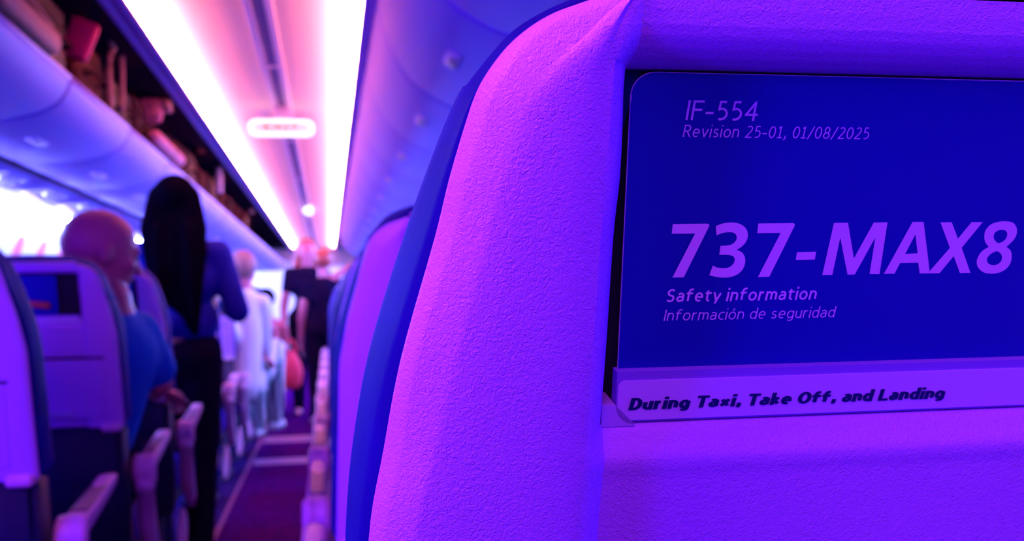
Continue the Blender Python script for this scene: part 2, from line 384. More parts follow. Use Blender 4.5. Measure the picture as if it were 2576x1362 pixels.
def flat_text(name, body, x0, y0, x1, cap, w, m, parent, shear=0.18, pen=(0.075, 0.065), wide=1.0, gap=0.13, space=0.30):
    """a line of lettering on the seat back: traced baseline start, right end and capital height"""
    wx, wy = pen; X = 0.0; quads = []
    for ch in body:
        if ch == ' ': X += space; continue
        gw, gh, st = G[ch]
        def mp(p):
            y = wy / 2 + p[1] * ((gh if gh > .6 else .5) - wy) / (gh if gh > .6 else .5) if p[1] <= gh + 1e-6 else p[1] - wy / 2 * (p[1] > gh)
            return Vector((X + wx / 2 + p[0] * wide + y * shear, y))
        for k in st:
            P = [mp(p) for p in k]; n = len(P); rows = []
            closed = (P[0] - P[-1]).length < 1e-4
            for i in range(n):
                a = P[i-1] if i else (P[-2] if closed else P[0]); b = P[i+1] if i < n - 1 else (P[1] if closed else P[-1])
                t = (b - a).normalized(); nn = Vector((-t.y, t.x))
                rows.append((P[i] + Vector((nn.x * wx / 2, nn.y * wy / 2)), P[i] - Vector((nn.x * wx / 2, nn.y * wy / 2))))
            if not closed and len(k) == 2:      # butt ends cut level for the upright strokes
                for q in (0, -1):
                    t = (P[-1] - P[0]).normalized()
                    if abs(t.y) > 0.9:
                        yy = P[q].y + (wy / 2 if (q == 0) == (P[0].y > P[-1].y) else -wy / 2)
                        rows[q] = tuple(v + t * ((yy - v.y) / t.y) for v in rows[q])
                    elif abs(t.y) < 0.1:
                        sg = -1 if q == 0 else 1
                        rows[q] = tuple(v + Vector((sg * wx / 2 + (v.y - P[q].y) * shear, 0)) for v in rows[q])
            quads.append(rows)
        X += gw * wide + wx + gap
    mn = 0.0; mx = X - gap
    A = us(T(x0, y0, w)); B = us(T(x1, y0 + (x1 - x0) * (514 - y0) / (15200 - x0), w)); C = us(T(x0, y0 - cap, w))
    kx = (B[0] - A[0]) / (mx - mn + 0.5 * shear); ky = (C[1] - A[1]) / 0.70
    bm = bmesh.new(); z = 0
    for rows in quads:
        z += 1; e = (z % 5) * 0.000004
        vs = [[bm.verts.new(L(A[0] + v.x * kx, A[1] + v.y * ky, w + e)) for v in r] for r in rows]
        for a, b in zip(vs, vs[1:]):
            if (a[0].co - b[0].co).length + (a[1].co - b[1].co).length > 1e-7: bm.faces.new((a[0], b[0], b[1], a[1]))
    me = bpy.data.meshes.new(name); bm.to_mesh(me); bm.free()
    return link(name, me, m, parent, smooth=False)
def poly_text(name, polys, w, m, parent):
    """traced letter outlines (outer ring first, then holes)"""
    cu = bpy.data.curves.new(name, 'CURVE'); cu.dimensions = '2D'; cu.fill_mode = 'BOTH'
    for ring, curved in polys:
        pts = [us(T(x, y, w))[:2] for x, y in ring]
        if curved:
            P = [Vector((a, b, 0)) for a, b in pts]; q = []
            n = len(P)
            for i in range(n):
                a, b, c, d = P[i-1], P[i], P[(i+1) % n], P[(i+2) % n]
                sharp1 = i in curved[1] if isinstance(curved, tuple) else False
                seg_line = isinstance(curved, tuple) and i in curved[0]
                if seg_line: q.append(b); continue
                a2 = b if (isinstance(curved, tuple) and (i in curved[1])) else a
                d2 = c if (isinstance(curved, tuple) and ((i+1) % n in curved[1])) else d
                for k in range(6):
                    t = k / 6
                    q.append(0.5 * ((2*b) + (c - a2) * t + (2*a2 - 5*b + 4*c - d2) * t*t + (3*b - a2 - 3*c + d2) * t**3))
            pts = [(v.x, v.y) for v in q]
        sp = cu.splines.new('POLY'); sp.points.add(len(pts) - 1); sp.use_cyclic_u = True
        for i, (a, b) in enumerate(pts): sp.points[i].co = (a, b, 0, 1)
    t = bpy.data.objects.new(name, cu); COL.objects.link(t)
    dg = bpy.context.evaluated_depsgraph_get(); me = bpy.data.meshes.new_from_object(t.evaluated_get(dg))
    bpy.data.objects.remove(t)
    for v in me.vertices: v.co = L(v.co.x, v.co.y, w)
    return link(name, me, m, parent, smooth=False)
def round_plate(name, u0, u1, s0, s1, w, th, rad, m, parent, rtop=None):
    """thin rounded-corner plate on the seat back"""
    bm = bmesh.new(); ring = []
    rt_ = rad if rtop is None else rtop
    for cu_, cs, a0, rad in ((u1 - rt_, s1 - rt_, 0, rt_), (u0 + rt_, s1 - rt_, 90, rt_), (u0 + rad, s0 + rad, 180, rad), (u1 - rad, s0 + rad, 270, rad)):
        for k in range(9):
            a = math.radians(a0 + k * 90 / 8); ring.append((cu_ + rad * math.cos(a), cs + rad * math.sin(a)))
    a = [bm.verts.new(L(x, y, w)) for x, y in ring]; b = [bm.verts.new(L(x, y, w - th)) for x, y in ring]
    n = len(ring); bm.faces.new(a); bm.faces.new(b[::-1])
    for i in range(n): bm.faces.new((a[i], b[i], b[(i+1) % n], a[(i+1) % n]))
    return from_bm(name, bm, m, parent, smooth=False)

def make_seat():
    root = empty('airline_seat', (CAMP.x + UC, D0, 0), '', 'seat')
    bm, r0 = build_shell(); sh = from_bm('back_shell', bm, M['shell'], root); sharpen(sh, 32)
    from_bm('backrest', build_leather(), M['leather'], root)
    round_plate('pocket_shade_lining', -0.134, 0.134, -0.0485, 0.0765, -0.0205, 0.0008, 0.002, M['gap'], root)  # dark lining plate, added to give the pocket recess its shade
    # pocket lip under the card, with the placard
    A = us(T(1543, 937, -0.004)); B = us(T(1560, 1062, -0.004))
    lip = round_plate('pocket_lip', -0.1325, 0.1325, us(T(1560, 1063, -0.006))[1], us(T(1545, 937, -0.006))[1], -0.006, 0.006, 0.0070, M['mesh'], root, 0.0004)
    p0 = us(T(1556, 960, -0.0055)); p1 = us(T(1556, 1058, -0.0055))
    for sx in (-1, 1):
        bm = bmesh.new(); sb_ = us(T(1560, 1063, -0.006))[1] - 0.0006; rr = 0.0075; c = (sx * (0.1328 - rr), sb_ + rr)
        pts = [(sx * 0.1380, sb_ + rr)] + [(c[0] + sx * rr * math.cos(a), c[1] - rr * math.sin(a)) for a in [math.pi/2 * q / 8 for q in range(9)]] + [(c[0], sb_ - 0.0006), (sx * 0.1380, sb_ - 0.0006)]
        top_, bot_ = [bm.verts.new(L(x, y, -0.0050)) for x, y in pts], [bm.verts.new(L(x, y, -0.020)) for x, y in pts]
        bm.faces.new(top_); bm.faces.new(bot_[::-1])
        for q in range(len(pts)): bm.faces.new((top_[q], bot_[q], bot_[(q+1) % len(pts)], top_[(q+1) % len(pts)]))
        bmesh.ops.triangulate(bm, faces=bm.faces); from_bm('pocket_corner', bm, M['smooth'], root, smooth=False)
    pl = round_plate('placard', p0[0], -p0[0], p1[1] - 0.0002, p0[1], -0.0055, 0.0005, 0.0028, M['sticker'], root)
    flat_text('placard_lettering', 'During Taxi, Take Off, and Landing', 1580, 1033, 2378, 30.5, -0.0053, M['ink'], pl, shear=0.2, pen=(0.215, 0.135), wide=0.84, gap=0.035, space=0.26)
    # tray table below, its seam and latch
    bm = bmesh.new()
    tr = round_plate('tray_table', -0.185, 0.185, -0.30, -0.142, 0.0165, 0.013, 0.012, M['shell'], root)
    bv = tr.modifiers.new('b', 'BEVEL'); bv.width = 0.004; bv.segments = 3; bv.limit_method = 'ANGLE'
    round_plate('tray_seam', -0.19, 0.19, -0.141, -0.135, 0.0145, 0.004, 0.002, M['gap'], root)
    bm = bmesh.new(); rows = []
    for rr, w in ((0.035, 0.0150), (0.034, 0.019), (0.028, 0.0205), (0.025, 0.018), (0.023, 0.016), (0.001, 0.0155)):
        rows.append([L(rr * math.cos(a), -0.143 + rr * math.sin(a), w) for a in [2*math.pi*k/32 for k in range(32)]])
    grid(bm, rows, close_u=True)
    hl = from_bm('tray_latch_ring', bm, M['smooth'], root)
    mkbox('latch_knob', L(0, -0.143, 0.020), (0.045, 0.010, 0.016), M['lower'], hl, 0.004)
    mkbox('tray_pull', L(-0.02, -0.283, 0.018), (0.26, 0.008, 0.016), M['smooth'], root, 0.003, rot=Matrix.Rotation(math.atan(RAKE), 3, 'X'))
    for sx in (-1, 1):
        mkbox('hinge_cover', L(sx * 0.196, BOT - 0.004, -0.004), (0.05, 0.05, 0.026), M['trim'], root, 0.010)
    # lower back, cushion, legs
    bm = bmesh.new()
    prof = [(0.065, 0.725), (0.10, 0.55), (0.155, 0.36), (0.20, 0.30), (0.25, 0.30), (0.23, 0.45), (0.20, 0.60), (0.185, 0.72)]
    prism(bm, prof, 'x', -0.218, 0.218)
    bmesh.ops.bevel(bm, geom=list(bm.edges), offset=0.012, segments=2, affect='EDGES')
    from_bm('lower_back', bm, M['lower'], root)
    mkbox('seat_cushion', (0, 0.375, 0.41), (0.43, 0.37, 0.12), M['leather'], root, 0.035)
    mkbox('seat_frame', (0, 0.40, 0.325), (0.40, 0.40, 0.04), M['lower'], root, 0.01)
    for sx in (-1, 1):
        bm = bmesh.new(); tube(bm, [(sx * 0.15, 0.30, 0.31), (sx * 0.15, 0.24, 0.02)], 0.018); tube(bm, [(sx * 0.15, 0.50, 0.31), (sx * 0.15, 0.52, 0.02)], 0.018)
        box(bm, (sx * 0.15, 0.38, 0.012), (0.045, 0.36, 0.024), None, 0.006)
        from_bm('leg', bm, M['lower'], root)
        # armrest: bowed arm, round rear cap, post slanting forward
        bm = bmesh.new(); X = sx * 0.262
        arm = []
        for t, z, hw, hh in ((0, 0.600, 0.022, 0.020), (0.08, 0.606, 0.025, 0.022), (0.25, 0.612, 0.024, 0.022), (0.6, 0.628, 0.022, 0.019), (0.9, 0.645, 0.021, 0.014), (1, 0.648, 0.016, 0.007)):
            y = 0.155 + 0.36 * t
            arm.append([Vector((X + hw * math.copysign(abs(math.cos(a))**0.6, math.cos(a)), y, z + hh * math.copysign(abs(math.sin(a))**0.6, math.sin(a)))) for a in [2*math.pi*k/20 for k in range(20)]])
        v = grid(bm, arm, close_u=True); bm.faces.new(v[0]); bm.faces.new(v[-1][::-1])
        ar = from_bm('armrest', bm, M['trim'], root)
        bm = bmesh.new()
        rows = []
        for a in [math.radians(q) for q in range(-100, 101, 20)]:
            rows.append([Vector((X + dx, 0.170 - 0.030 * math.cos(a) * k, 0.592 + 0.040 * math.sin(a) * k)) for dx, k in ((-0.030, 0.0), (-0.030, 0.8), (-0.025, 1.0), (-0.012, 1.06), (-0.010, 1.03), (0.010, 1.03), (0.012, 1.06), (0.025, 1.0), (0.030, 0.8), (0.030, 0.0))])
        grid(bm, rows)
        from_bm('armrest_cap', bm, M['trim'], ar)
        mkbox('armrest_pad', (X, 0.34, 0.640), (0.034, 0.26, 0.010), M['pad'], ar, 0.004, rot=Matrix.Rotation(0.075, 3, 'X'))
        bm = bmesh.new(); rows = []
        for t, hw, hd in ((0, 0.026, 0.030), (0.12, 0.025, 0.030), (0.125, 0.022, 0.026), (0.5, 0.023, 0.028), (0.85, 0.020, 0.024), (1.0, 0.010, 0.014)):
            c = Vector((X, 0.168 + 0.15 * t * t, 0.568 - 0.26 * t))
            rows.append([c + Vector((hw * math.copysign(abs(math.cos(a))**0.6, math.cos(a)), hd * math.copysign(abs(math.sin(a))**0.6, math.sin(a)), 0)) for a in [2*math.pi*k/16 for k in range(16)]])
        v = grid(bm, rows, close_u=True); bm.faces.new(v[0]); bm.faces.new(v[-1][::-1])
        from_bm('armrest_post', bm, M['trim'], root)
        # rounded light cover on the outer leg, low by the aisle
        bm = bmesh.new()
        bmesh.ops.create_uvsphere(bm, u_segments=16, v_segments=10, radius=1)
        for q in bm.verts: q.co = Vector((q.co.x * 0.018 + sx * 0.235, q.co.y * 0.030 + 0.13 + 0.14 + q.co.z * 0.02, q.co.z * 0.085 + 0.225))
        from_bm('leg_cover', bm, M['trim'], root)
    return root
seat0 = make_seat()
index_kids()
XR = CAMP.x + UC; XL = CAMP.x - 0.752
SEATS = {}
def put_seat(x, y, label, key):
    o = seat0 if key == ('R', 0) else copy_tree(seat0)
    o.location = (x, y, 0); o['label'] = label; o['category'] = 'seat'; o['group'] = 'airliner seats along the aisle'
    SEATS[key] = o
    return o
ordn = ['first', 'second', 'third', 'fourth', 'fifth', 'sixth', 'seventh', 'eighth', 'ninth', 'tenth', 'eleventh', 'twelfth', 'thirteenth']
rl = ['pale textured seat back in sharp focus holding the lettered safety card', 'out-of-focus seat back directly ahead of the sharply focused one',
      'second seat ahead of the sharply focused one, its armrest end lowest', 'third seat ahead of the sharply focused one, armrest end just above the lowest']
for k in range(0, 11):
    put_seat(XR, D0 + (0, 0.93, 1.62)[k] if k < 3 else D0 + PITCH * k, rl[k] if k < len(rl) else ordn[k-1] + ' seat ahead of the sharply focused one, right side', ('R', k))
ll = {2: 'seat back cut off by the left picture edge, nearest across the aisle', 3: 'lilac seat back with dark pocket behind the bald man',
      4: 'seat back beside the bald man\'s chin, partly hidden by him', 5: 'seat just beyond the standing long-haired woman, left of the aisle'}
for k in range(2, 13):
    put_seat(XL, D0 + PITCH * k, ll.get(k) or ordn[k-6] + ' seat beyond the one by the long-haired woman, left of the aisle', ('L', k))
SEATS[('R', 0)].location = (XR, D0, 0)

# ------------------------------------------------------------------ safety card
card = empty('safety_card', (XR, D0, 0), 'navy safety card with pale lettering standing in the nearest seat pocket', 'safety card')
WC = -0.0105
ct = us(T(1660, 181, WC)); cl = us(T(1553, 850, WC))
c0, c1 = cl[0], -cl[0]; sb = us(T(1545, 1040, WC))[1]; st = ct[1]
paper = round_plate('card_sheet', c0 + 0.0006, c1, sb, st, WC, 0.0006, 0.0085, M['paper'], card)
# the printed face, its upper edge a little worn so that the white sheet shows
bm = bmesh.new(); ring = []
rad = 0.0083; u0 = c0 + 0.0008; s1 = st - 0.00022
N = 160
rnd = random.Random(9)
for k in range(N + 1):
    u = c1 - (c1 - u0 - rad) * k / N
    wear = 0.00015 * noise.noise(Vector((u * 160, 3, 0))) + (0.00012 if u > -0.02 else 0)
    ring.append((u, s1 - max(0, wear)))
for k in range(1, 12):
    a = math.radians(90 + 90 * k / 12); ring.append((u0 + rad + rad * math.cos(a), s1 - rad + rad * math.sin(a) - 0.0001))
for k in range(0, 8): ring.append((u0 - 0.00005 + (0.0003 if k < 2 else 0), s1 - rad - 0.001 * k))
ring += [(u0 - 0.0001, sb), (c1, sb)]
bm.faces.new([bm.verts.new(L(x, y, WC + 0.0002)) for x, y in ring])
bmesh.ops.triangulate(bm, faces=bm.faces)
prn = from_bm('printed_face', bm, M['navy'], card, smooth=False)
LW = WC + 0.00035
flat_text('document_number', 'IF-554', 1724, 302, 1907, 50, LW, M['letter'], card, 0.13, (0.090, 0.080), 1.05, 0.12)
flat_text('revision_line', 'Revision 25-01, 01/08/2025', 1717, 345, 2187, 31, LW, M['letter'], card, 0.16, (0.074, 0.066), 0.92, 0.11)
flat_text('safety_line', 'Safety information', 1674, 761, 2055, 33, LW, M['letter'], card, 0.16, (0.112, 0.098), 0.92, 0.10, 0.22)
flat_text('spanish_line', 'Informaci\u00f3n de seguridad', 1669, 808, 2101, 28, LW, M['letter'], card, 0.16, (0.072, 0.064), 0.96, 0.11, 0.28)
def a_(x, y): return (1600 + x / 4.54, 530 + y / 4.54)
def b_(x, y): return (2050 + x / 4.54, 530 + y / 4.54)
seven = lambda dx, dy: [a_(x + dx, y + dy) for x, y in [(420,155),(815,150),(832,158),(838,172),(825,200),(545,763),(415,767),(675,262),(408,265)]]
three = [a_(*p) for p in [(910,180),(985,150),(1095,137),(1190,155),(1255,205),(1277,275),(1262,345),(1215,405),(1150,450),(1205,475),(1240,525),(1247,590),(1222,665),(1165,725),(1085,758),(990,767),(905,757),(837,738),
        (877,630),(930,652),(990,660),(1050,653),(1100,622),(1126,572),(1118,532),(1080,512),(1030,506),(950,506),(965,403),(1030,401),(1090,388),(1135,352),(1150,310),(1138,272),(1105,252),(1050,248),(980,260),(920,283)]]
Mg = [b_(*p) for p in [(218,142),(378,140),(445,548),(672,138),(829,135),(738,726),(624,726),(691,305),(455,731),(373,733),(290,308),(199,735),(84,738)]]
Ag = [b_(*p) for p in [(1115,131),(1242,130),(1310,696),(1311,718),(1196,719),(1181,596),(973,600),(910,721),(788,724)]]
Ah = [b_(*p) for p in [(1148,272),(1174,490),(1030,496)]]
Xg = [b_(*p) for p in [(1434,135),(1562,133),(1633,322),(1790,133),(1917,132),(1676,425),(1776,712),(1656,714),(1585,520),(1423,716),(1312,718),(1314,690),(1542,427)]]
eo = [b_(*p) for p in [(2185,124),(2265,142),(2302,195),(2305,262),(2270,335),(2186,415),(2232,455),(2247,520),(2232,600),(2185,665),(2110,707),(2020,721),(1930,707),(1868,655),(1848,590),(1868,520),(1915,460),(1986,415),(1948,365),(1935,300),(1950,225),(2010,160),(2095,130)]]
eh1 = [b_(*p) for p in [(2140,221),(2180,232),(2197,268),(2185,315),(2150,352),(2098,372),(2058,345),(2041,298),(2055,255),(2095,227)]]
eh2 = [b_(*p) for p in [(2075,466),(2118,488),(2137,525),(2128,575),(2090,612),(2035,626),(1985,608),(1965,572),(1975,530),(2015,492)]]
tsharp = ({35, 17, 25, 26}, {0, 8, 17, 18, 26, 27, 25, 28, 37})
poly_text('aircraft_type', [(seven(0, 0), None), (three, ({len(three)-1, 17, 27}, {0, 8, 17, 18, 27, 28, len(three)-1})), (seven(977, -6), None),
          ([a_(*p) for p in [(1838,477),(2057,471),(2042,560),(1825,565)]], None), (Mg, None), (Ag, None), (Ah, None), (Xg, None),
          (eo, (set(), {5, 17})), (eh1, (set(), set())), (eh2, (set(), set()))], LW, M['letter'], card)

def blank_card(key, du, label):
    bm = bmesh.new()
    o = round_plate('safety_card', c0 + 0.002, c1 - 0.05, sb, st - 0.004, WC, 0.0008, 0.008, M['navy'], None)
    p = SEATS[key].location; o.location = (p.x + du, p.y, 0)
    tag(o, label, 'safety card'); return o
blank_card(('L', 3), 0.0, 'dark safety card in the pocket of the seat behind the bald man')
blank_card(('L', 4), 0.04, 'dark safety card in the seat pocket beside the bald man\'s chin')
o = mkbox('snack_packet', (0, 0, 0), (0.07, 0.006, 0.016), mat('red_orange_foil', (0.6, 0.08, 0.03), 0.4), None, 0.004, rot=Matrix.Rotation(0.12, 3, 'Y'))
p = SEATS[('L', 3)].location; q = L(0.03, 0.0, -0.004); o.location = (p.x + q.x, p.y + q.y, q.z)
tag(o, 'small reddish packet tucked in the pocket behind the bald man', 'packet')

# ------------------------------------------------------------------ cabin shell
YB, YF = -3.2, 22.0
struct(mkbox('floor', (0, (YB + YF) / 2, -0.02), (3.6, YF - YB, 0.04), M['edge_carpet'], None, 0))
o = mkbox('carpet_runner', (0.02, (YB + YF) / 2, 0.002), (0.47, YF - YB - 0.02, 0.004), M['carpet'], None, 0)
struct(o, 'dark maroon carpet runner down the aisle'); o.name = 'floor_aisle'
for i, (x0, x1, yy, ww) in enumerate(((-0.20, 0.24, 7.75, 0.30), (-0.20, 0.24, 6.70, 0.22))):
    struct(mkbox('trim_%d' % (i + 1), ((x0 + x1) / 2, yy, 0.006), (x1 - x0, ww, 0.004), M['strip'], None, 0.001), 'pale strip across the aisle floor')
for i, sx in enumerate((-1, 1)):
    struct(mkbox('trim_%d' % (i + 3), (0.02 + sx * 0.243, (YB + YF) / 2, 0.005), (0.02, YF - YB - 0.04, 0.008), mat('path_strip_%d' % i, (0.16, 0.03, 0.12), 0.5), None, 0.001), 'thin lengthwise strip at the aisle carpet edge')
SW = [(1.62, 0.0), (1.70, 0.25), (1.745, 0.6), (1.755, 0.9), (1.74, 1.15), (1.70, 1.35), (1.64, 1.50), (1.56, 1.605)]
for nm, sx in (('wall_left', -1), ('wall_right', 1)):
    struct(ribbon(nm, [(sx * a, b) for a, b in spline([(a, b, 0) for a, b in SW], 4) for b in [b]] if False else [(sx * v.x, v.y) for v in spline([(a, b, 0) for a, b in SW], 4)], YB, YF, M['wall'], 1, 0.01))
    psu = [(sx * 1.56, 1.605), (sx * 1.50, 1.640), (sx * 1.40, 1.655), (sx * 1.10, 1.672)]
    struct(ribbon('ceiling_service_' + ('left' if sx < 0 else 'right'), psu, YB, YF, M['bin'], 1, 0.01), 'service panel strip under the bins')
struct(mkbox('wall_front', (0, YF + 0.03, 1.1), (3.6, 0.06, 2.3), M['wall'], None, 0))
struct(mkbox('wall_back', (0, YB - 0.03, 1.1), (3.6, 0.06, 2.3), M['wall'], None, 0))
# windows, left side
wi = 0
for k in range(16):
    y = 1.2 + 0.52 * k
    for sx in (-1, 1):
        if sx > 0 and k > 4: continue
        wi += 1
        bm = bmesh.new(); ring = []; R0 = []
        for q in range(28):
            a = 2 * math.pi * q / 28
            R0.append((0.13 * math.copysign(abs(math.cos(a))**0.55, math.cos(a)), 0.19 * math.copysign(abs(math.sin(a))**0.55, math.sin(a))))
        def P(a, b, k_, off):
            z = 1.33 + b * k_; x = 1.748 - 0.20 * max(0, z - 1.08) ** 1.5 * 2.0 - off
            return (sx * x, y + a * k_, z)
        rows = [[P(a, b, 1.0, -0.012) for a, b in R0], [P(a, b, 1.0, 0.006) for a, b in R0], [P(a, b, 0.88, 0.012) for a, b in R0], [P(a, b, 0.80, 0.004) for a, b in R0]]
        grid(bm, rows, close_u=True)
        o = struct(from_bm('window_%d' % wi, bm, M['wall']))
        bm = bmesh.new(); bm.faces.new([bm.verts.new(P(a, b, 0.82, 0.003)) for a, b in R0])
        from_bm('window_shade', bm, M['shade'], o, smooth=False)
# ceiling between the coves
CP = [(-0.474, 2.140), (-0.462, 2.158), (-0.40, 2.176), (-0.28, 2.192), (-0.12, 2.203), (0, 2.207), (0.12, 2.203), (0.28, 2.192), (0.40, 2.176), (0.462, 2.158), (0.474, 2.140)]
cps = [(v.x, v.y) for v in spline([(a, b, 0) for a, b in CP], 4)]
ys = [YB, 0.0, 2.35, 4.70, 7.05, 9.4, 11.75, 14.1, 16.45, 18.8, YF]
bm = bmesh.new()
for a, b in zip(ys, ys[1:]):
    rows = [[(p[0], y, p[1] + dz) for p in cps] for y, dz in ((a, 0.012), (a + 0.006, 0.0), (b - 0.006, 0.0), (b, 0.012))]
    grid(bm, rows)
o = struct(from_bm('ceiling', bm, M['ceil'])); sharpen(o, 30)
md = o.modifiers.new('t', 'SOLIDIFY'); md.thickness = 0.01; md.offset = 1
for i, (x, m, w, z) in enumerate(((-0.018, 'rail', 0.034, 2.194), (0.066, 'rail', 0.034, 2.194), (0.024, 'raild', 0.050, 2.202))):
    struct(mkbox('trim_%d' % (i + 5), (x, (YB + YF) / 2, z), (w, YF - YB - 0.02, 0.010), M[m], None, 0.003), 'lengthwise rail along the ceiling centre')
for i in range(8):
    struct(mkbox('trim_%d' % (i + 8), (0.024, 4.70 + 2.35 * (i - 1) + 0.35, 2.189), (0.13, 0.03, 0.010), M['rail'], None, 0.003), 'cross joint of the ceiling rails')
# cove lights above the bins
for sx, side in ((-1, 'left'), (1, 'right')):
    o = ribbon('cove_light', [(sx * 0.464, 2.1235), (sx * 0.425, 2.1235)], 3.4, YF - 0.3, M['cove'], 1)
    tag(o, 'long glowing pink-white light strip along the %s edge of the ceiling' % side, 'light')
    struct(ribbon('trim_%d' % (19 if sx < 0 else 20), [(sx * 0.474, 2.138), (sx * 0.472, 2.116), (sx * 0.425, 2.114), (sx * 0.420, 2.120), (sx * 0.422, 2.129)], YB, YF, M['bin'], 1, 0.003), 'narrow trough lip holding the ceiling edge light')
    o = ribbon('sidewall_light', [(sx * 1.470, 1.636), (sx * 1.486, 1.606)], 3.4 if sx < 0 else 5.0, YF - 0.2, M['sidel'], 1, 0.004)
    tag(o, 'long blue-white light strip along the top of the %s cabin wall' % ('window-side left' if sx < 0 else 'right'), 'light')

# ------------------------------------------------------------------ overhead bins
BL = 1.05; B0 = 3.64 - BL * 5
closed = [(0.470, 2.125), (0.476, 2.08), (0.500, 1.98), (0.545, 1.885), (0.62, 1.80), (0.74, 1.735), (0.90, 1.70), (1.08, 1.685)]
cl_ = [(v.x, v.y) for v in spline([(a, b, 0) for a, b in closed], 4)]
bucket = [(0.580, 1.810), (0.588, 1.775), (0.625, 1.725), (0.70, 1.688), (0.80, 1.668), (0.93, 1.662), (1.05, 1.670)]
bk_ = [(v.x, v.y) for v in spline([(a, b, 0) for a, b in bucket], 4)]
def make_bin(side, is_open):
    sx = -1 if side == 'left' else 1
    root = empty('overhead_bin', (0, 0, 0), '', 'overhead bin')
    prof = bk_ if is_open else cl_
    bm = bmesh.new(); g = 0.007
    ys_ = [g, g + 0.006, g + 0.03, BL / 2, BL - g - 0.03, BL - g - 0.006, BL - g]; off = [0.010, 0.002, 0, 0, 0, 0.002, 0.010]
    rows = []
    for y, o_ in zip(ys_, off): rows.append([(sx * (p[0] + o_ * 0.8), y, p[1] + o_ * 1.5) for p in prof])
    grid(bm, rows)
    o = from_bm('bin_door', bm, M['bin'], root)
    md = o.modifiers.new('t', 'SOLIDIFY'); md.thickness = 0.012; md.offset = 0
    if is_open:
        bm = bmesh.new(); tube(bm, [(sx * 0.580, g, 1.812), (sx * 0.580, BL - g, 1.812)], 0.011, 10)
        from_bm('bin_rim', bm, M['smooth'], root)
        bm = bmesh.new()
        grid(bm, [[(sx * (p[0] + 0.018), y, p[1] + 0.018) for p in bk_] + [(sx * 1.28, y, 1.70), (sx * 1.33, y, 1.85), (sx * 1.25, y, 2.05), (sx * 0.95, y, 2.12), (sx * 0.50, y, 2.115)] for y in (g, BL - g)])
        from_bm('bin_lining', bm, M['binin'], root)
        bm = bmesh.new(); box(bm, (sx * 0.606, BL / 2, 1.757), (0.010, BL - 0.1, 0.012), Matrix.Rotation(sx * -0.5, 3, 'Y'), 0.003)
        from_bm('trim_line', bm, M['smooth'], root)
        hx, hz, ry = 0.80, 1.660, 0.05
    else:
        hx, hz, ry = 0.66, 1.765, 0.55
    rt = Matrix.Rotation(sx * ry, 3, 'Y')
    bm = bmesh.new(); box(bm, (sx * hx, BL * 0.42, hz), (0.045, 0.17, 0.010), rt, 0.004)
    h = from_bm('latch_plate', bm, M['smooth'], root)
    bm = bmesh.new(); box(bm, (sx * hx, BL * 0.42 + 0.02, hz - 0.006), (0.026, 0.09, 0.008), rt, 0.003)
    from_bm('latch_handle', bm, M['metal'], h)
    return root
bo = make_bin('left', True); bc = make_bin('right', False); index_kids()
NB = {}
for i in range(22):
    y = B0 + BL * i
    if y + BL > YF + 0.4 or y < -0.8: continue
    for proto, side in ((bo, 'left'), (bc, 'right')):
        if side == 'right' and i > 16: continue
        o = copy_tree(proto); o.location = (0, y, 0)
        n = NB[side] = NB.get(side, -1) + 1
        o['label'] = ('lowered open overhead bin over the left seats, %s from the camera' if side == 'left' else 'closed overhead bin above the right seats, %s from the camera') % (
            (['the one starting behind it', 'the one beside it', 'first'] + ordn[1:] + ['fourteenth', 'fifteenth', 'sixteenth', 'seventeenth', 'eighteenth', 'nineteenth', 'twentieth'])[n])
        o['category'] = 'overhead bin'; o['group'] = 'open bins above the left seats' if side == 'left' else 'closed bins above the right seats'
for p_ in (bo, bc):
    for c in KIDS.get(p_.name, []):
        for d in KIDS.get(c.name, []): bpy.data.objects.remove(d)
        bpy.data.objects.remove(c)
    bpy.data.objects.remove(p_)
# fixed lip between bins and cove, dark joint under the open bins
struct(ribbon('trim_16', [(-0.474, 2.135), (-0.480, 2.118), (-0.505, 2.112)], YB, YF, M['bin'], 1, 0.008), 'fixed lip above the open bins')
struct(ribbon('trim_17', [(-1.045, 1.685), (-1.09, 1.660), (-1.115, 1.672)], YB, YF, M['gap'], 1, 0.006), 'dark joint between open bins and service panel')
struct(ribbon('trim_18', [(1.07, 1.690), (1.12, 1.672)], YB, YF, M['gap'], 1, 0.006), 'dark joint between closed bins and service panel')
for sx, nm in ((-1, 'wall_upper_left'), (1, 'wall_upper_right')):
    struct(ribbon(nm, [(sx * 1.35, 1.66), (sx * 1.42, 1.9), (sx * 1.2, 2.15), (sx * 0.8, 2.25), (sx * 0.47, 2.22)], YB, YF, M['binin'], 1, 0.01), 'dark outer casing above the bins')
# reading light panels
def make_psu(x, y, label):
    root = empty('reading_light_panel', (x, y, 1.655), label, 'reading light panel', 'reading light panels under the open bins')
    mkbox('panel', (0, 0, 0), (0.20, 0.34, 0.014), M['bin'], root, 0.005)
    for k in range(3):
        bm = bmesh.new(); c = (-0.05, -0.1 + 0.1 * k, -0.012)
        rows = [[(c[0] + r * math.cos(a), c[1] + r * math.sin(a), c[2] + dz) for a in [2*math.pi*q/16 for q in range(16)]] for r, dz in ((0.03, 0.006), (0.028, -0.004), (0.018, -0.006), (0.001, 0.002))]
        grid(bm, rows, close_u=True); from_bm('lamp', bm, M['smooth'], root)
        bm = bmesh.new(); c = (0.05, -0.1 + 0.1 * k, -0.014)
        rows = [[(c[0] + r * math.cos(a), c[1] + r * math.sin(a), c[2] + dz) for a in [2*math.pi*q/16 for q in range(16)]] for r, dz in ((0.024, 0.008), (0.022, -0.010), (0.012, -0.014), (0.001, -0.006))]
        grid(bm, rows, close_u=True); from_bm('air_nozzle', bm, M['metal'], root)
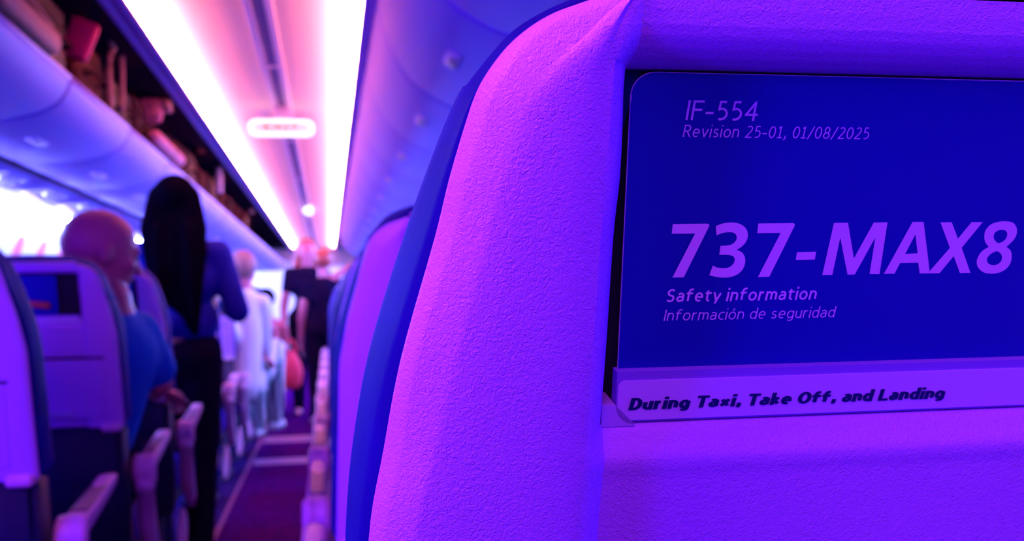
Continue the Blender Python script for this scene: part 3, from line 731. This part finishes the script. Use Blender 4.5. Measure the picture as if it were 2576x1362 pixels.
for i, n in enumerate(('nearest', 'second nearest', 'third nearest', 'fourth nearest')):
    make_psu(-1.27, 4.40 + PITCH * i, n + ' reading light and air nozzle panel under the open bins')
# exit sign
sg = empty('exit_sign', (0.022, 6.1, 2.062), 'glowing white pill-shaped exit sign hanging from the ceiling centre', 'exit sign')
def pill(name, w, h, d, m, par, y=0):
    bm = bmesh.new(); ring = []
    for cx, a0 in ((w/2 - h/2, -90), (-w/2 + h/2, 90)):
        for k in range(13): a = math.radians(a0 + 180 * k / 12); ring.append((cx + h/2 * math.cos(a), h/2 * math.sin(a)))
    a = [bm.verts.new((x, y - d/2, z)) for x, z in ring]; b = [bm.verts.new((x, y + d/2, z)) for x, z in ring]; n = len(ring)
    bm.faces.new(a); bm.faces.new(b[::-1])
    for i in range(n): bm.faces.new((a[i], b[i], b[(i+1) % n], a[(i+1) % n]))
    return from_bm(name, bm, m, par, smooth=False)
pill('sign_rim', 0.385, 0.096, 0.05, M['signrim'], sg); pill('sign_face', 0.33, 0.058, 0.056, M['sign'], sg)
mkbox('hanger', (0, 0, 0.085), (0.10, 0.03, 0.08), M['rail'], sg, 0.004)
c = bpy.data.curves.new('t', 'FONT'); c.body = 'EXIT'; c.size = 0.070; c.align_x = 'CENTER'; c.align_y = 'CENTER'; c.offset = 0.001
t = bpy.data.objects.new('t', c); COL.objects.link(t); me = bpy.data.meshes.new_from_object(t.evaluated_get(bpy.context.evaluated_depsgraph_get())); bpy.data.objects.remove(t)
for v in me.vertices: v.co = Vector((v.co.x * 1.5, -0.0295, v.co.y))
link('sign_lettering', me, M['signtext'], sg, smooth=False)
bm = bmesh.new(); bmesh.ops.create_uvsphere(bm, u_segments=16, v_segments=10, radius=1)
for v in bm.verts: v.co = Vector((v.co.x * 0.06, v.co.y * 0.5, v.co.z * 0.03))
o = from_bm('ceiling_lamp', bm, M['endlamp']); o.location = (0.05, 13.0, 2.165); tag(o, 'small oval bluish lamp far down the ceiling centre', 'lamp')

# ------------------------------------------------------------------ luggage in the open bins
def X_(px, py, X, horizon=766): # helper: cabin position of a traced spot at a given sideways distance
    d = R @ Vector((px - W/2, -(py - H/2), -F)); k = (X - CAMP.x) / d.x
    return CAMP + d * k
def at(px, py, y):
    d = R @ Vector((px - W/2, -(py - H/2), -F)); return CAMP + d * (y / d.y)
def suitcase(x, y, z, sx, sy, sz, m, label, name='suitcase'):
    root = empty(name, (x, y, z), label, 'suitcase' if name == 'suitcase' else 'bag', 'luggage in the open bins')
    mkbox('case_body' if name == 'suitcase' else 'bag_body', (0, 0, sz / 2), (sx, sy, sz), m, root, min(sx, sy, sz) * 0.16, seg=4)
    bm = bmesh.new(); h = 0.035; w = min(sy, 0.5) * 0.28
    tube(bm, spline([(sx/2 - 0.003, -w, sz * 0.55), (sx/2 + h, -w * 0.8, sz * 0.55), (sx/2 + h, w * 0.8, sz * 0.55), (sx/2 - 0.003, w, sz * 0.55)], 5), 0.009, 8)
    from_bm('handle', bm, M['binin'], root)
    bm = bmesh.new(); tube(bm, [(sx/2 + 0.002, -sy * 0.44, sz * 0.75), (sx/2 + 0.002, sy * 0.44, sz * 0.75)], 0.004, 6)
    from_bm('zip', bm, M['suit3'], root)
    return root
lug = [(3.62, 0.44, 0.30, 'suit1'), (4.20, 0.46, 0.28, 'suit2'), (4.80, 0.50, 0.24, 'suit1'), (5.42, 0.46, 0.27, 'suit3'), (6.02, 0.46, 0.22, 'suit1'), (6.62, 0.50, 0.26, 'suit2'),
       (7.24, 0.46, 0.28, 'suit1'), (7.9, 0.5, 0.24, 'suit2'), (8.6, 0.5, 0.27, 'suit1'), (9.3, 0.5, 0.25, 'suit2'), (10.1, 0.5, 0.26, 'suit3'), (11.0, 0.6, 0.25, 'suit2'), (12.0, 0.6, 0.26, 'suit1')]
desc = {'suit1': 'black suitcase', 'suit2': 'maroon soft bag', 'suit3': 'dark plum bag'}
for i, (y, sy, sz, m) in enumerate(lug):
    suitcase(-0.80, y, 1.735, 0.34, sy, sz + 0.07, M[m], '%s lying in the open bin, %s along the row of luggage' % (desc[m], (ordn + ['fourteenth'])[i]), 'suitcase' if m == 'suit1' else 'duffel_bag')
def at_x(px, py, x): return X_(px, py, x)
p = at_x(212, 104, -0.60)
root = empty('luggage_pouch', p, 'bright crimson square pouch hanging in the nearest open bin', 'pouch')
mkbox('pouch_body', (-0.01, -0.02, 0), (0.10, 0.05, 0.15), M['tagred'], root, 0.016, rot=Matrix.Rotation(0.35, 3, 'Y'))
bm = bmesh.new(); tube(bm, spline([(-0.02, 0.0, 0.05), (-0.03, 0.0, 0.08), (-0.05, 0.01, 0.10)], 5), 0.004, 6); from_bm('cord', bm, M['strap'], root)
p = at_x(88, 45, -0.60)
root = empty('tote_bag', p, 'beige tote lying on the open bin rim at the top left corner', 'bag')
mkbox('bag_body', (-0.03, -0.05, -0.02), (0.10, 0.62, 0.085), M['beige'], root, 0.03)
bm = bmesh.new(); tube(bm, spline([(0.0, -0.3, 0.015), (0.015, -0.1, 0.03), (0.01, 0.15, 0.015)], 5), 0.006, 8); from_bm('bag_handle', bm, M['strap'], root)
root = empty('luggage_strap', (-0.59, 0, 0), 'hanging double beige strap loop beside the crimson pouch', 'strap')
for (pts) in ([(272, 80), (272, 150), (276, 250)],):
    pass
bm = bmesh.new()
loc0 = at_x(290, 190, -0.59)
loop = [at_x(a, b, -0.59) for a, b in ((306, 280), (306, 180), (303, 120), (290, 118), (276, 140), (274, 200), (278, 275))]
tube(bm, spline([q - Vector((-0.59, 0, 0)) for q in loop], 4), 0.013, 8); from_bm('strap_loop', bm, M['strap'], root)
bm = bmesh.new(); tube(bm, spline([at_x(a, b, -0.59) - Vector((-0.59, 0, 0)) for a, b in ((262, 50), (268, 80), (280, 105), (296, 118))], 4), 0.014, 8); from_bm('strap_tail', bm, M['strap'], root)
p = at_x(394, 275, -0.58)
root = empty('pink_backpack', p, 'pale pink shiny pack near the top of the open bin', 'bag')
mkbox('bag_body', (-0.03, 0.0, -0.01), (0.12, 0.10, 0.12), M['pink'], root, 0.03, rot=Matrix.Rotation(-0.5, 3, 'X'))
mkbox('bag_pocket', (0.045, 0.02, 0.02), (0.05, 0.10, 0.06), M['strap'], root, 0.012)
p = at_x(420, 375, -0.57)
root = empty('rolled_blanket', p, 'salmon rolled blanket lying on the open bin rim', 'blanket')
bm = bmesh.new(); tube(bm, [(0, -0.45, 0.01), (0, -0.4, 0.0), (0, 0.45, 0.0), (0, 0.5, 0.01)], [0.02, 0.036, 0.036, 0.02], 14)
from_bm('blanket_roll', bm, M['pink'], root)
bm = bmesh.new(); tube(bm, [(0, 0.10, 0), (0, 0.13, 0)], 0.039, 14); from_bm('band', bm, M['strap'], root)
p = at_x(551, 455, -0.57)
root = empty('water_bottle', p, 'upright white bottle standing in the open bin', 'bottle')
bm = bmesh.new(); tube(bm, [(0, 0, -0.10), (0, 0, -0.095), (0, 0, 0.05), (0, 0, 0.075)], [0.022, 0.03, 0.03, 0.016], 16); from_bm('bottle_body', bm, M['bottle'], root)
bm = bmesh.new(); tube(bm, [(0, 0, 0.075), (0, 0, 0.105)], 0.020, 16); from_bm('bottle_cap', bm, M['bottle'], root)
for i, (px, py, rr, m) in enumerate(((632, 525, 0.06, 'beige'), (380, 180, 0.05, 'suit3'), (500, 370, 0.055, 'suit2'), (610, 545, 0.05, 'suit2'))):
    p = at_x(px, py, -0.60)
    bm = bmesh.new(); bmesh.ops.create_icosphere(bm, subdivisions=3, radius=1)
    for v in bm.verts:
        k = 1 + 0.25 * noise.noise(v.co * 1.6 + Vector((i * 5, 0, 0)))
        v.co = Vector((v.co.x * rr * 0.7, v.co.y * rr * 2.2, v.co.z * rr)) * k
    o = from_bm('folded_jacket', bm, M[m]); o.location = p
    tag(o, ('crumpled beige jacket far along the open bin', 'crumpled dark jacket past the strap loop in the bin', 'crumpled maroon jacket beside the white bottle', 'crumpled maroon jacket beyond the white bottle')[i], 'jacket')

# ------------------------------------------------------------------ people
def blob(bm, a, b, ra, rb, seg=14):
    """tapered capsule"""
    a = Vector(a); b = Vector(b); t = (b - a); l = t.length or 1e-6; t /= l
    u = Vector((0, 0, 1)) if abs(t.z) < 0.9 else Vector((1, 0, 0)); p = t.cross(u).normalized(); q = t.cross(p)
    rows = []
    for k in range(1, 6): th = math.pi/2 * k / 6; rows.append((a - t * ra * math.cos(th), ra * math.sin(th)))
    rows.append((a, ra)); rows.append((b, rb))
    for k in range(5, 0, -1): th = math.pi/2 * k / 6; rows.append((b + t * rb * math.cos(th), rb * math.sin(th)))
    g = grid(bm, [[c + (p * math.cos(x) + q * math.sin(x)) * r for x in [2*math.pi*j/seg for j in range(seg)]] for c, r in rows], close_u=True)
    bm.faces.new(g[0]); bm.faces.new(g[-1][::-1])
def ell(bm, c, r, rot=None, seg=20):
    res = bmesh.ops.create_uvsphere(bm, u_segments=seg, v_segments=seg // 2 + 2, radius=1)
    for v in res['verts']:
        p = Vector((v.co.x * r[0], v.co.y * r[1], v.co.z * r[2]))
        v.co = (rot @ p if rot is not None else p) + Vector(c)
def fuse(name, bm, m, parent, voxel=0.008, smooth=4):
    bmesh.ops.recalc_face_normals(bm, faces=bm.faces)
    me = bpy.data.meshes.new(name); bm.to_mesh(me); bm.free()
    t = bpy.data.objects.new(name, me); COL.objects.link(t)
    r = t.modifiers.new('r', 'REMESH'); r.mode = 'VOXEL'; r.voxel_size = voxel
    s = t.modifiers.new('s', 'SMOOTH'); s.iterations = smooth; s.factor = 0.5
    out = bpy.data.meshes.new_from_object(t.evaluated_get(bpy.context.evaluated_depsgraph_get()))
    bpy.data.objects.remove(t)
    return link(name, out, m, parent)
def hand(bm, wrist, d, nrm, sc=1.0, curl=0.5, side=1):
    """palm, four unequal bent fingers and a thumb; d points along the hand, nrm out of the palm's back"""
    d = Vector(d).normalized(); n = Vector(nrm); n = (n - d * n.dot(d)).normalized(); s = d.cross(n) * side; w = Vector(wrist)
    for k in (-1, 0, 1): blob(bm, w + d * 0.02 * sc + s * 0.018 * k * sc, w + d * 0.078 * sc + s * 0.024 * k * sc, 0.015 * sc, 0.013 * sc, 8)
    for i, (off, l) in enumerate(((-0.031, 0.058), (-0.011, 0.074), (0.010, 0.080), (0.030, 0.072))):
        p = w + d * 0.082 * sc + s * off * sc; c = 0.0; dd = d.copy()
        for seg, rr in ((0.42, 0.0088), (0.32, 0.0080), (0.26, 0.0072)):
            c += curl; dd = (d * math.cos(c) - n * math.sin(c)).normalized(); q = p + dd * l * seg * sc
            blob(bm, p, q, rr * sc, rr * 0.93 * sc, 8); p = q
    p = w + d * 0.030 * sc + s * 0.030 * sc; q = p + (d * 0.6 + s * 0.75 - n * 0.2) * 0.036 * sc; r = q + (d * 0.9 + s * 0.15 - n * 0.4) * 0.032 * sc
    blob(bm, p, q, 0.012 * sc, 0.0105 * sc, 8); blob(bm, q, r, 0.0102 * sc, 0.0085 * sc, 8)
def head(bm, c, yaw, pitch=0.0, roll=0.0, sc=1.0):
    """head with face; yaw 0 looks along +y, positive turns to the left; returns rotation"""
    rot = Matrix.Rotation(yaw, 3, 'Z') @ Matrix.Rotation(roll, 3, 'Y') @ Matrix.Rotation(pitch, 3, 'X'); c = Vector(c)
    P = lambda x, y, z: c + rot @ Vector((x * sc, y * sc, z * sc))
    k = lambda x, y, z: (x * sc, y * sc, z * sc)
    ell(bm, P(0, -0.012, 0.028), k(0.076, 0.098, 0.088), rot, 24)         # cranium
    ell(bm, P(0, 0.022, -0.018), k(0.064, 0.070, 0.084), rot)             # face
    ell(bm, P(0, 0.045, -0.078), k(0.040, 0.040, 0.032), rot)             # jaw and chin
    blob(bm, P(0, 0.088, 0.005), P(0, 0.103, -0.026), 0.009 * sc, 0.013 * sc, 10)   # nose
    blob(bm, P(-0.028, 0.079, 0.022), P(0.028, 0.079, 0.022), 0.012 * sc, 0.012 * sc, 10)  # brow
    blob(bm, P(-0.016, 0.084, -0.052), P(0.016, 0.084, -0.052), 0.007 * sc, 0.007 * sc, 8) # lips
    for s in (-1, 1):
        ell(bm, P(s * 0.040, 0.066, -0.018), k(0.020, 0.018, 0.018), rot, 12)
        ell(bm, P(s * 0.078, -0.008, -0.006), k(0.009, 0.020, 0.032), rot @ Matrix.Rotation(s * 0.25, 3, 'Z'), 12) # ears
    return P
def eyes(P, parent):
    for s in (-1, 1):
        bm = bmesh.new(); ell(bm, P(s * 0.031, 0.078, 0.004), (0.011, 0.011, 0.008), None, 10); from_bm('eye', bm, M['eye'], parent)

# bald man in the blue polo, seated behind the second seat back, leaning to the aisle
hc = at(254, 640, 2.98)
man = empty('person', (hc.x, 2.95, 0), 'bald person in blue polo shirt seated by the aisle, head turned right', 'person')
def rel(v, o): return Vector(v) - Vector(o.location)
bm = bmesh.new(); hr = rel(hc, man)
P = head(bm, hr, math.radians(-62), -0.20, 0.0, 1.06)
neck = hr + Vector((0.015, -0.015, -0.135))
blob(bm, hr + Vector((0.0, -0.01, -0.06)), neck, 0.056, 0.056)
sh = rel(at(368, 828, 3.0), man); shL = sh + Vector((-0.33, -0.02, 0.01))
blob(bm, neck, neck + Vector((0, 0, -0.12)), 0.07, 0.11); hip = Vector((-0.10, 0.02, 0.55))
blob(bm, neck + Vector((0, 0, -0.14)), hip, 0.12, 0.13)
el = rel(at(398, 960, 3.05), man); wr = rel(at(392, 985, 3.24), man)
blob(bm, sh + Vector((-0.03, 0, -0.01)), el, 0.052, 0.042); blob(bm, el, wr, 0.040, 0.028); hand(bm, wr, (0.3, 0.6, -0.1), (0.2, 0, 1), 1.0, 0.55, 1)
elL = shL + Vector((-0.03, 0.06, -0.28)); wL = elL + Vector((0.1, 0.24, 0.02))
blob(bm, shL, elL, 0.05, 0.042); blob(bm, elL, wL, 0.04, 0.028); hand(bm, wL, (0.2, 1, 0), (0, 0, 1), 1.0, 0.4, -1)
for s in (-1, 1):
    kn = Vector((-0.12 + s * 0.10, 0.42, 0.54)); ft = kn + Vector((0.02, 0.02, -0.44))
    blob(bm, hip + Vector((s * 0.09, 0, -0.03)), kn, 0.082, 0.055); blob(bm, kn, ft, 0.052, 0.034); blob(bm, ft + Vector((0, -0.03, -0.01)), ft + Vector((0, 0.14, -0.03)), 0.032, 0.026)
body = fuse('body', bm, M['skin'], man, 0.006, 4); eyes(P, man)
bm = bmesh.new()
blob(bm, neck + Vector((0, 0, -0.005)), neck + Vector((0.01, 0, -0.09)), 0.060, 0.088); blob(bm, neck + Vector((0, 0, -0.075)), neck + Vector((0, 0, -0.15)), 0.078, 0.13); blob(bm, neck + Vector((0, 0, -0.15)), hip + Vector((0, 0, 0.02)), 0.142, 0.152)
blob(bm, sh + Vector((-0.03, 0, -0.015)), shL + Vector((0.02, 0, -0.015)), 0.066, 0.066)
blob(bm, sh + Vector((-0.025, 0, -0.01)), sh.lerp(el, 0.75), 0.064, 0.060); blob(bm, shL, shL.lerp(elL, 0.7), 0.062, 0.058)
blob(bm, sh + Vector((-0.07, 0.0, -0.05)), hip + Vector((0.07, 0, 0.12)), 0.075, 0.085)
fuse('polo_shirt', bm, M['blue'], man, 0.010, 6)
bm = bmesh.new()
for s in (-1, 1): blob(bm, hip + Vector((s * 0.09, 0, -0.02)), Vector((-0.12 + s * 0.10, 0.36, 0.54)), 0.09, 0.07)
blob(bm, hip + Vector((-0.07, 0, 0)), hip + Vector((0.07, 0, 0)), 0.135, 0.135)
fuse('shorts', bm, M['black'], man, 0.012, 4)

# standing woman seen from behind
def standing(name_label, y, px, head_py, hgt_floor, mats, yaw=0.0, width=1.0, arms=None, hair_len=0.0, shirt_hem=0.60, group=None, face_yaw=None, hairm='hair', vox=0.008, wav=0.0, trousers=True):
    top = at(px, head_py, y); x, z = top.x, top.z
    root = empty('person', (x, y, 0), name_label, 'person', group)
    Hh = z; k = Hh / 1.68
    rz = Matrix.Rotation(yaw, 3, 'Z')
    V = lambda a, b, c: rz @ Vector((a * k * width, b * k, c * Hh))
    bm = bmesh.new()
    Ph = head(bm, V(0, 0.01, 0.925), yaw if face_yaw is None else face_yaw, 0, 0, k)
    blob(bm, V(0, 0, 0.87), V(0, 0, 0.82), 0.05 * k, 0.055 * k)
    blob(bm, V(-0.13, 0, 0.80), V(0.13, 0, 0.80), 0.055 * k, 0.055 * k)
    blob(bm, V(0, 0, 0.76), V(0, 0, 0.64), 0.115 * k, 0.10 * k); blob(bm, V(-0.05, 0, 0.72), V(0.05, 0, 0.72), 0.11 * k, 0.11 * k)
    blob(bm, V(-0.06, 0, 0.53), V(0.06, 0, 0.53), 0.11 * k, 0.11 * k); blob(bm, V(0, 0, 0.66), V(0, 0, 0.55), 0.10 * k, 0.12 * k)
    for s in (-1, 1):
        blob(bm, V(s * 0.085, 0, 0.51), V(s * 0.09, 0.01, 0.28), 0.082 * k, 0.055 * k); blob(bm, V(s * 0.09, 0.01, 0.28), V(s * 0.09, -0.01, 0.055), 0.052 * k, 0.034 * k)
        blob(bm, V(s * 0.09, -0.03, 0.028), V(s * 0.10, 0.13, 0.02), 0.036 * k, 0.028 * k)
    arms = arms or {}
    A = {}
    for s in (-1, 1):
        shd = V(s * 0.165, 0, 0.80); e, w_ = arms.get(s, (V(s * 0.22, -0.01, 0.62), V(s * 0.22, 0.06, 0.475)))
        blob(bm, shd, e, 0.048 * k, 0.038 * k); blob(bm, e, w_, 0.037 * k, 0.026 * k); hand(bm, w_, (w_ - e), rz @ Vector((s, 0, 0.1)), k, 0.3, s); A[s] = (shd, e, w_)
    fuse('body', bm, M[mats[0]], root, vox, 4); eyes(Ph, root)
    bm = bmesh.new()
    blob(bm, V(-0.13, 0, 0.795), V(0.13, 0, 0.795), 0.066 * k, 0.066 * k); blob(bm, V(0, 0, 0.77), V(0, 0, 0.64), 0.130 * k, 0.118 * k); blob(bm, V(-0.06, 0, 0.73), V(0.06, 0, 0.73), 0.12 * k, 0.12 * k)
    blob(bm, V(-0.05, 0, shirt_hem + 0.05), V(0.05, 0, shirt_hem + 0.05), 0.125 * k, 0.125 * k); blob(bm, V(0, 0, 0.66), V(0, 0, shirt_hem + 0.06), 0.118 * k, 0.14 * k)
    for s in (-1, 1): sl = arms.get('sleeve', 1.0); blob(bm, A[s][0], A[s][0].lerp(A[s][1], min(1, sl)), 0.060 * k, 0.050 * k); (sl > 1) and blob(bm, A[s][1], A[s][1].lerp(A[s][2], 0.85), 0.050 * k, 0.040 * k)
    fuse('shirt', bm, M[mats[1]], root, 0.010, 5)
    bm = bmesh.new()
    blob(bm, V(-0.06, 0, 0.54), V(0.06, 0, 0.54), 0.130 * k, 0.130 * k)
    for s in (-1, 1):
        blob(bm, V(s * 0.085, 0, 0.51), V(s * 0.09, 0.01, 0.28), 0.105 * k, 0.075 * k); blob(bm, V(s * 0.09, 0.01, 0.28), V(s * 0.09, -0.01, 0.05), 0.073 * k, 0.055 * k)
    fuse('trousers', bm, M[mats[2]], root, 0.012, 4)
    bm = bmesh.new()
    hc_ = V(0, 0.01, 0.925); fy = yaw if face_yaw is None else face_yaw
    hr_ = Matrix.Rotation(fy, 3, 'Z')
    ell(bm, hc_ + hr_ @ Vector((0, -0.030 * k, 0.038 * k)), (0.090 * k, 0.100 * k, 0.092 * k), hr_)
    if hair_len:
        zb = V(0, 0, 0.925).z - hair_len
        for s in (-1, -0.5, 0, 0.5, 1):
            pts = [hc_ + hr_ @ Vector((s * 0.058 * k, -0.045 * k, 0.03)), hc_ + hr_ @ Vector((s * 0.085 * k, -0.07 * k, -0.10)), hc_ + hr_ @ Vector((s * 0.080 * k + 0.01, -0.105 * k, -0.24)), hc_ + hr_ @ Vector((s * 0.045 * k + 0.04, -0.125 * k, -hair_len + 0.06 * (1 - s)))]
            rr = [0.050, 0.052, 0.044, 0.018]
            for i in range(3): blob(bm, pts[i], pts[i+1], rr[i] * k, rr[i+1] * k)
        for (sx_, y_, l_) in ((-0.075, -0.06, 0.30), (-0.05, -0.09, 0.40), (0.06, -0.10, 0.44), (0.085, -0.06, 0.26)):
            a = hc_ + hr_ @ Vector((sx_, y_, -0.1)); b = hc_ + hr_ @ Vector((sx_ * 1.15 + 0.01, y_ - 0.035, -l_ * 0.7)); c = hc_ + hr_ @ Vector((sx_ * 0.9 + 0.03, y_ - 0.03, -l_))
            blob(bm, a, b, 0.035 * k, 0.026 * k); blob(bm, b, c, 0.026 * k, 0.008 * k)
    fuse('hair', bm, M[hairm], root, 0.008, 5)
    return root, V, A, k
vy = 4.13
woman, V, A, k = standing('person with long black hair in royal blue top, standing with back turned', vy, 441, 442, 0, ('skin2', 'blue2', 'black'), 0.0, 1.05, {-1: (Vector((-0.24, 0.0, 0.98)), Vector((-0.12, 0.2, 1.0))), 1: (Vector((0.235, -0.02, 1.00)), Vector((0.16, 0.20, 1.03))), 'sleeve': 1.9}, 0.50, 0.575)

# far people in the aisle
def rv(p, q): return p
y3 = 9.4
w1, V1, A1, k1 = standing('person in black standing far down the aisle holding a red bag', y3, 772, 600, 0, ('skin', 'black', 'black'), math.pi, 1.0, {'sleeve': 0.5}, 0.12, 0.5, hairm='hairr')
o = empty('handbag', (0, 0, 0), 'red handbag hanging from the hand of the person in black', 'bag')
hp = at(733, 930, y3 - 0.25); o.location = hp
bm = bmesh.new(); ell(bm, (0, 0, -0.02), (0.10, 0.06, 0.19)); 
for v in bm.verts: v.co.x *= 1 - 0.9 * max(0, v.co.z)* 2.2; v.co.z = max(v.co.z, -0.175)
from_bm('bag_body', bm, M['red'], o)
bm = bmesh.new(); tube(bm, spline([(-0.04, 0, 0.13), (-0.03, 0, 0.22), (0.0, 0, 0.26), (0.03, 0, 0.22), (0.04, 0, 0.13)], 5), 0.010, 8); from_bm('bag_handle', bm, M['red'], o)
y4 = 8.6
p_e = at(838, 700, y4); p_h = at(884, 668, y4)
lo = at(812, 628, y4); lo.z = 0
w2, V2, A2, k2 = standing('person in dark clothes reaching one bare arm over the right seat tops', y4, 812, 628, 0, ('skin', 'black', 'black'), 0.2, 0.95,
    {1: (p_e - Vector((lo.x, y4, 0)), p_h - Vector((lo.x, y4, 0))), 'sleeve': 0.4}, 0, 0.5, hairm='hairr')

# seated passenger in white, legs out in the aisle
sp = at(612, 668, 6.15)
sw = empty('person', (sp.x, 6.15, 0), 'person in white top and striped trousers seated left, legs out in the aisle', 'person')
bm = bmesh.new(); hz = sp.z - 0.03
P5 = head(bm, (0, 0, hz), math.radians(-20), -0.3, 0, 0.92)
blob(bm, (0, 0, hz - 0.08), (0, 0, hz - 0.16), 0.05, 0.055); blob(bm, (0, 0, hz - 0.2), (-0.02, -0.02, 0.55), 0.09, 0.10)
eR = rel(at(572, 830, 6.0), sw); wR = rel(at(640, 900, 6.2), sw)
blob(bm, (0.10, 0, hz - 0.2), (0.10, 0.1, hz - 0.45), 0.045, 0.04); blob(bm, (0.10, 0.1, hz - 0.45), (0.1, 0.3, 0.66), 0.04, 0.028); hand(bm, Vector((0.1, 0.3, 0.66)), (0, 1, -0.2), (0, 0, 1), 1, 0.4)
blob(bm, (-0.13, 0, hz - 0.2), eR, 0.045, 0.04); blob(bm, eR, wR, 0.04, 0.028); hand(bm, wR, (0.8, 0.6, -0.2), (0, 0, 1), 1, 0.4)
k1_ = rel(at(650, 885, 6.55), sw); f1 = rel(at(645, 1078, 7.0), sw); k2_ = rel(at(690, 880, 6.65), sw); f2 = rel(at(690, 1060, 7.1), sw)
for kk, ff in ((k1_, f1), (k2_, f2)):
    blob(bm, (0.02, 0.02, 0.53), kk, 0.08, 0.055); blob(bm, kk, ff, 0.052, 0.035); blob(bm, ff, ff + Vector((0.03, 0.13, -0.03)), 0.034, 0.028)
fuse('body', bm, M['skin'], sw, 0.008, 4); eyes(P5, sw)
bm = bmesh.new()
blob(bm, (0, 0, hz - 0.2), (-0.02, -0.02, 0.56), 0.105, 0.125); blob(bm, (-0.10, 0, hz - 0.2), (0.10, 0, hz - 0.2), 0.058, 0.058)
blob(bm, (-0.13, 0, hz - 0.2), eR, 0.062, 0.058); blob(bm, eR, wR, 0.056, 0.042); blob(bm, (0.10, 0, hz - 0.2), (0.10, 0.1, hz - 0.45), 0.06, 0.052); blob(bm, (0.10, 0.1, hz - 0.45), (0.1, 0.28, 0.67), 0.05, 0.042)
fuse('hoodie', bm, M['white'], sw, 0.010, 5)
bm = bmesh.new()
for kk, ff in ((k1_, f1), (k2_, f2)): blob(bm, (0.02, 0.02, 0.53), kk, 0.10, 0.075); blob(bm, kk, kk.lerp(ff, 0.93), 0.074, 0.058)
fuse('trousers', bm, M['stripe'], sw, 0.010, 4)
for ff in (f1, f2):
    bm = bmesh.new(); blob(bm, ff + Vector((0, -0.03, -0.015)), ff + Vector((0.03, 0.15, -0.035)), 0.046, 0.038); from_bm('shoe', bm, M['white'], sw)
bm = bmesh.new(); ell(bm, (0, -0.025, hz + 0.035), (0.082, 0.088, 0.085)); fuse('hair', bm, M['strap'], sw, 0.01, 3)
# two passengers whose hair shows above far seat backs
for i, (px, py, yy) in enumerate(((632, 722, 8.50), (668, 727, 9.29))):
    c = at(px, py, yy); o = empty('person', (c.x, yy, 0), ('dark-haired person whose head tops the far seats, nearer of two', 'dark-haired person whose head tops the far seats, farther of two')[i], 'person')
    bm = bmesh.new(); P6 = head(bm, (0, 0, c.z - 0.10), 0, 0, 0, 0.95); blob(bm, (0, 0, c.z - 0.16), (0, 0, c.z - 0.28), 0.05, 0.06); blob(bm, (0, 0, c.z - 0.36), (0, 0.02, 0.55), 0.12, 0.13)
    blob(bm, (-0.13, 0, c.z - 0.33), (0.13, 0, c.z - 0.33), 0.055, 0.055)
    for s in (-1, 1): blob(bm, (s * 0.08, 0.02, 0.52), (s * 0.1, 0.42, 0.5), 0.08, 0.055); blob(bm, (s * 0.1, 0.42, 0.5), (s * 0.1, 0.44, 0.05), 0.05, 0.035); blob(bm, (s * 0.15, 0, c.z - 0.35), (s * 0.17, 0.05, 0.68), 0.045, 0.04)
    fuse('body', bm, M['skin'], o, 0.012, 3); eyes(P6, o)
    bm = bmesh.new(); ell(bm, (0, -0.02, c.z - 0.075), (0.088, 0.095, 0.085)); fuse('hair', bm, M['hair'], o, 0.012, 3)
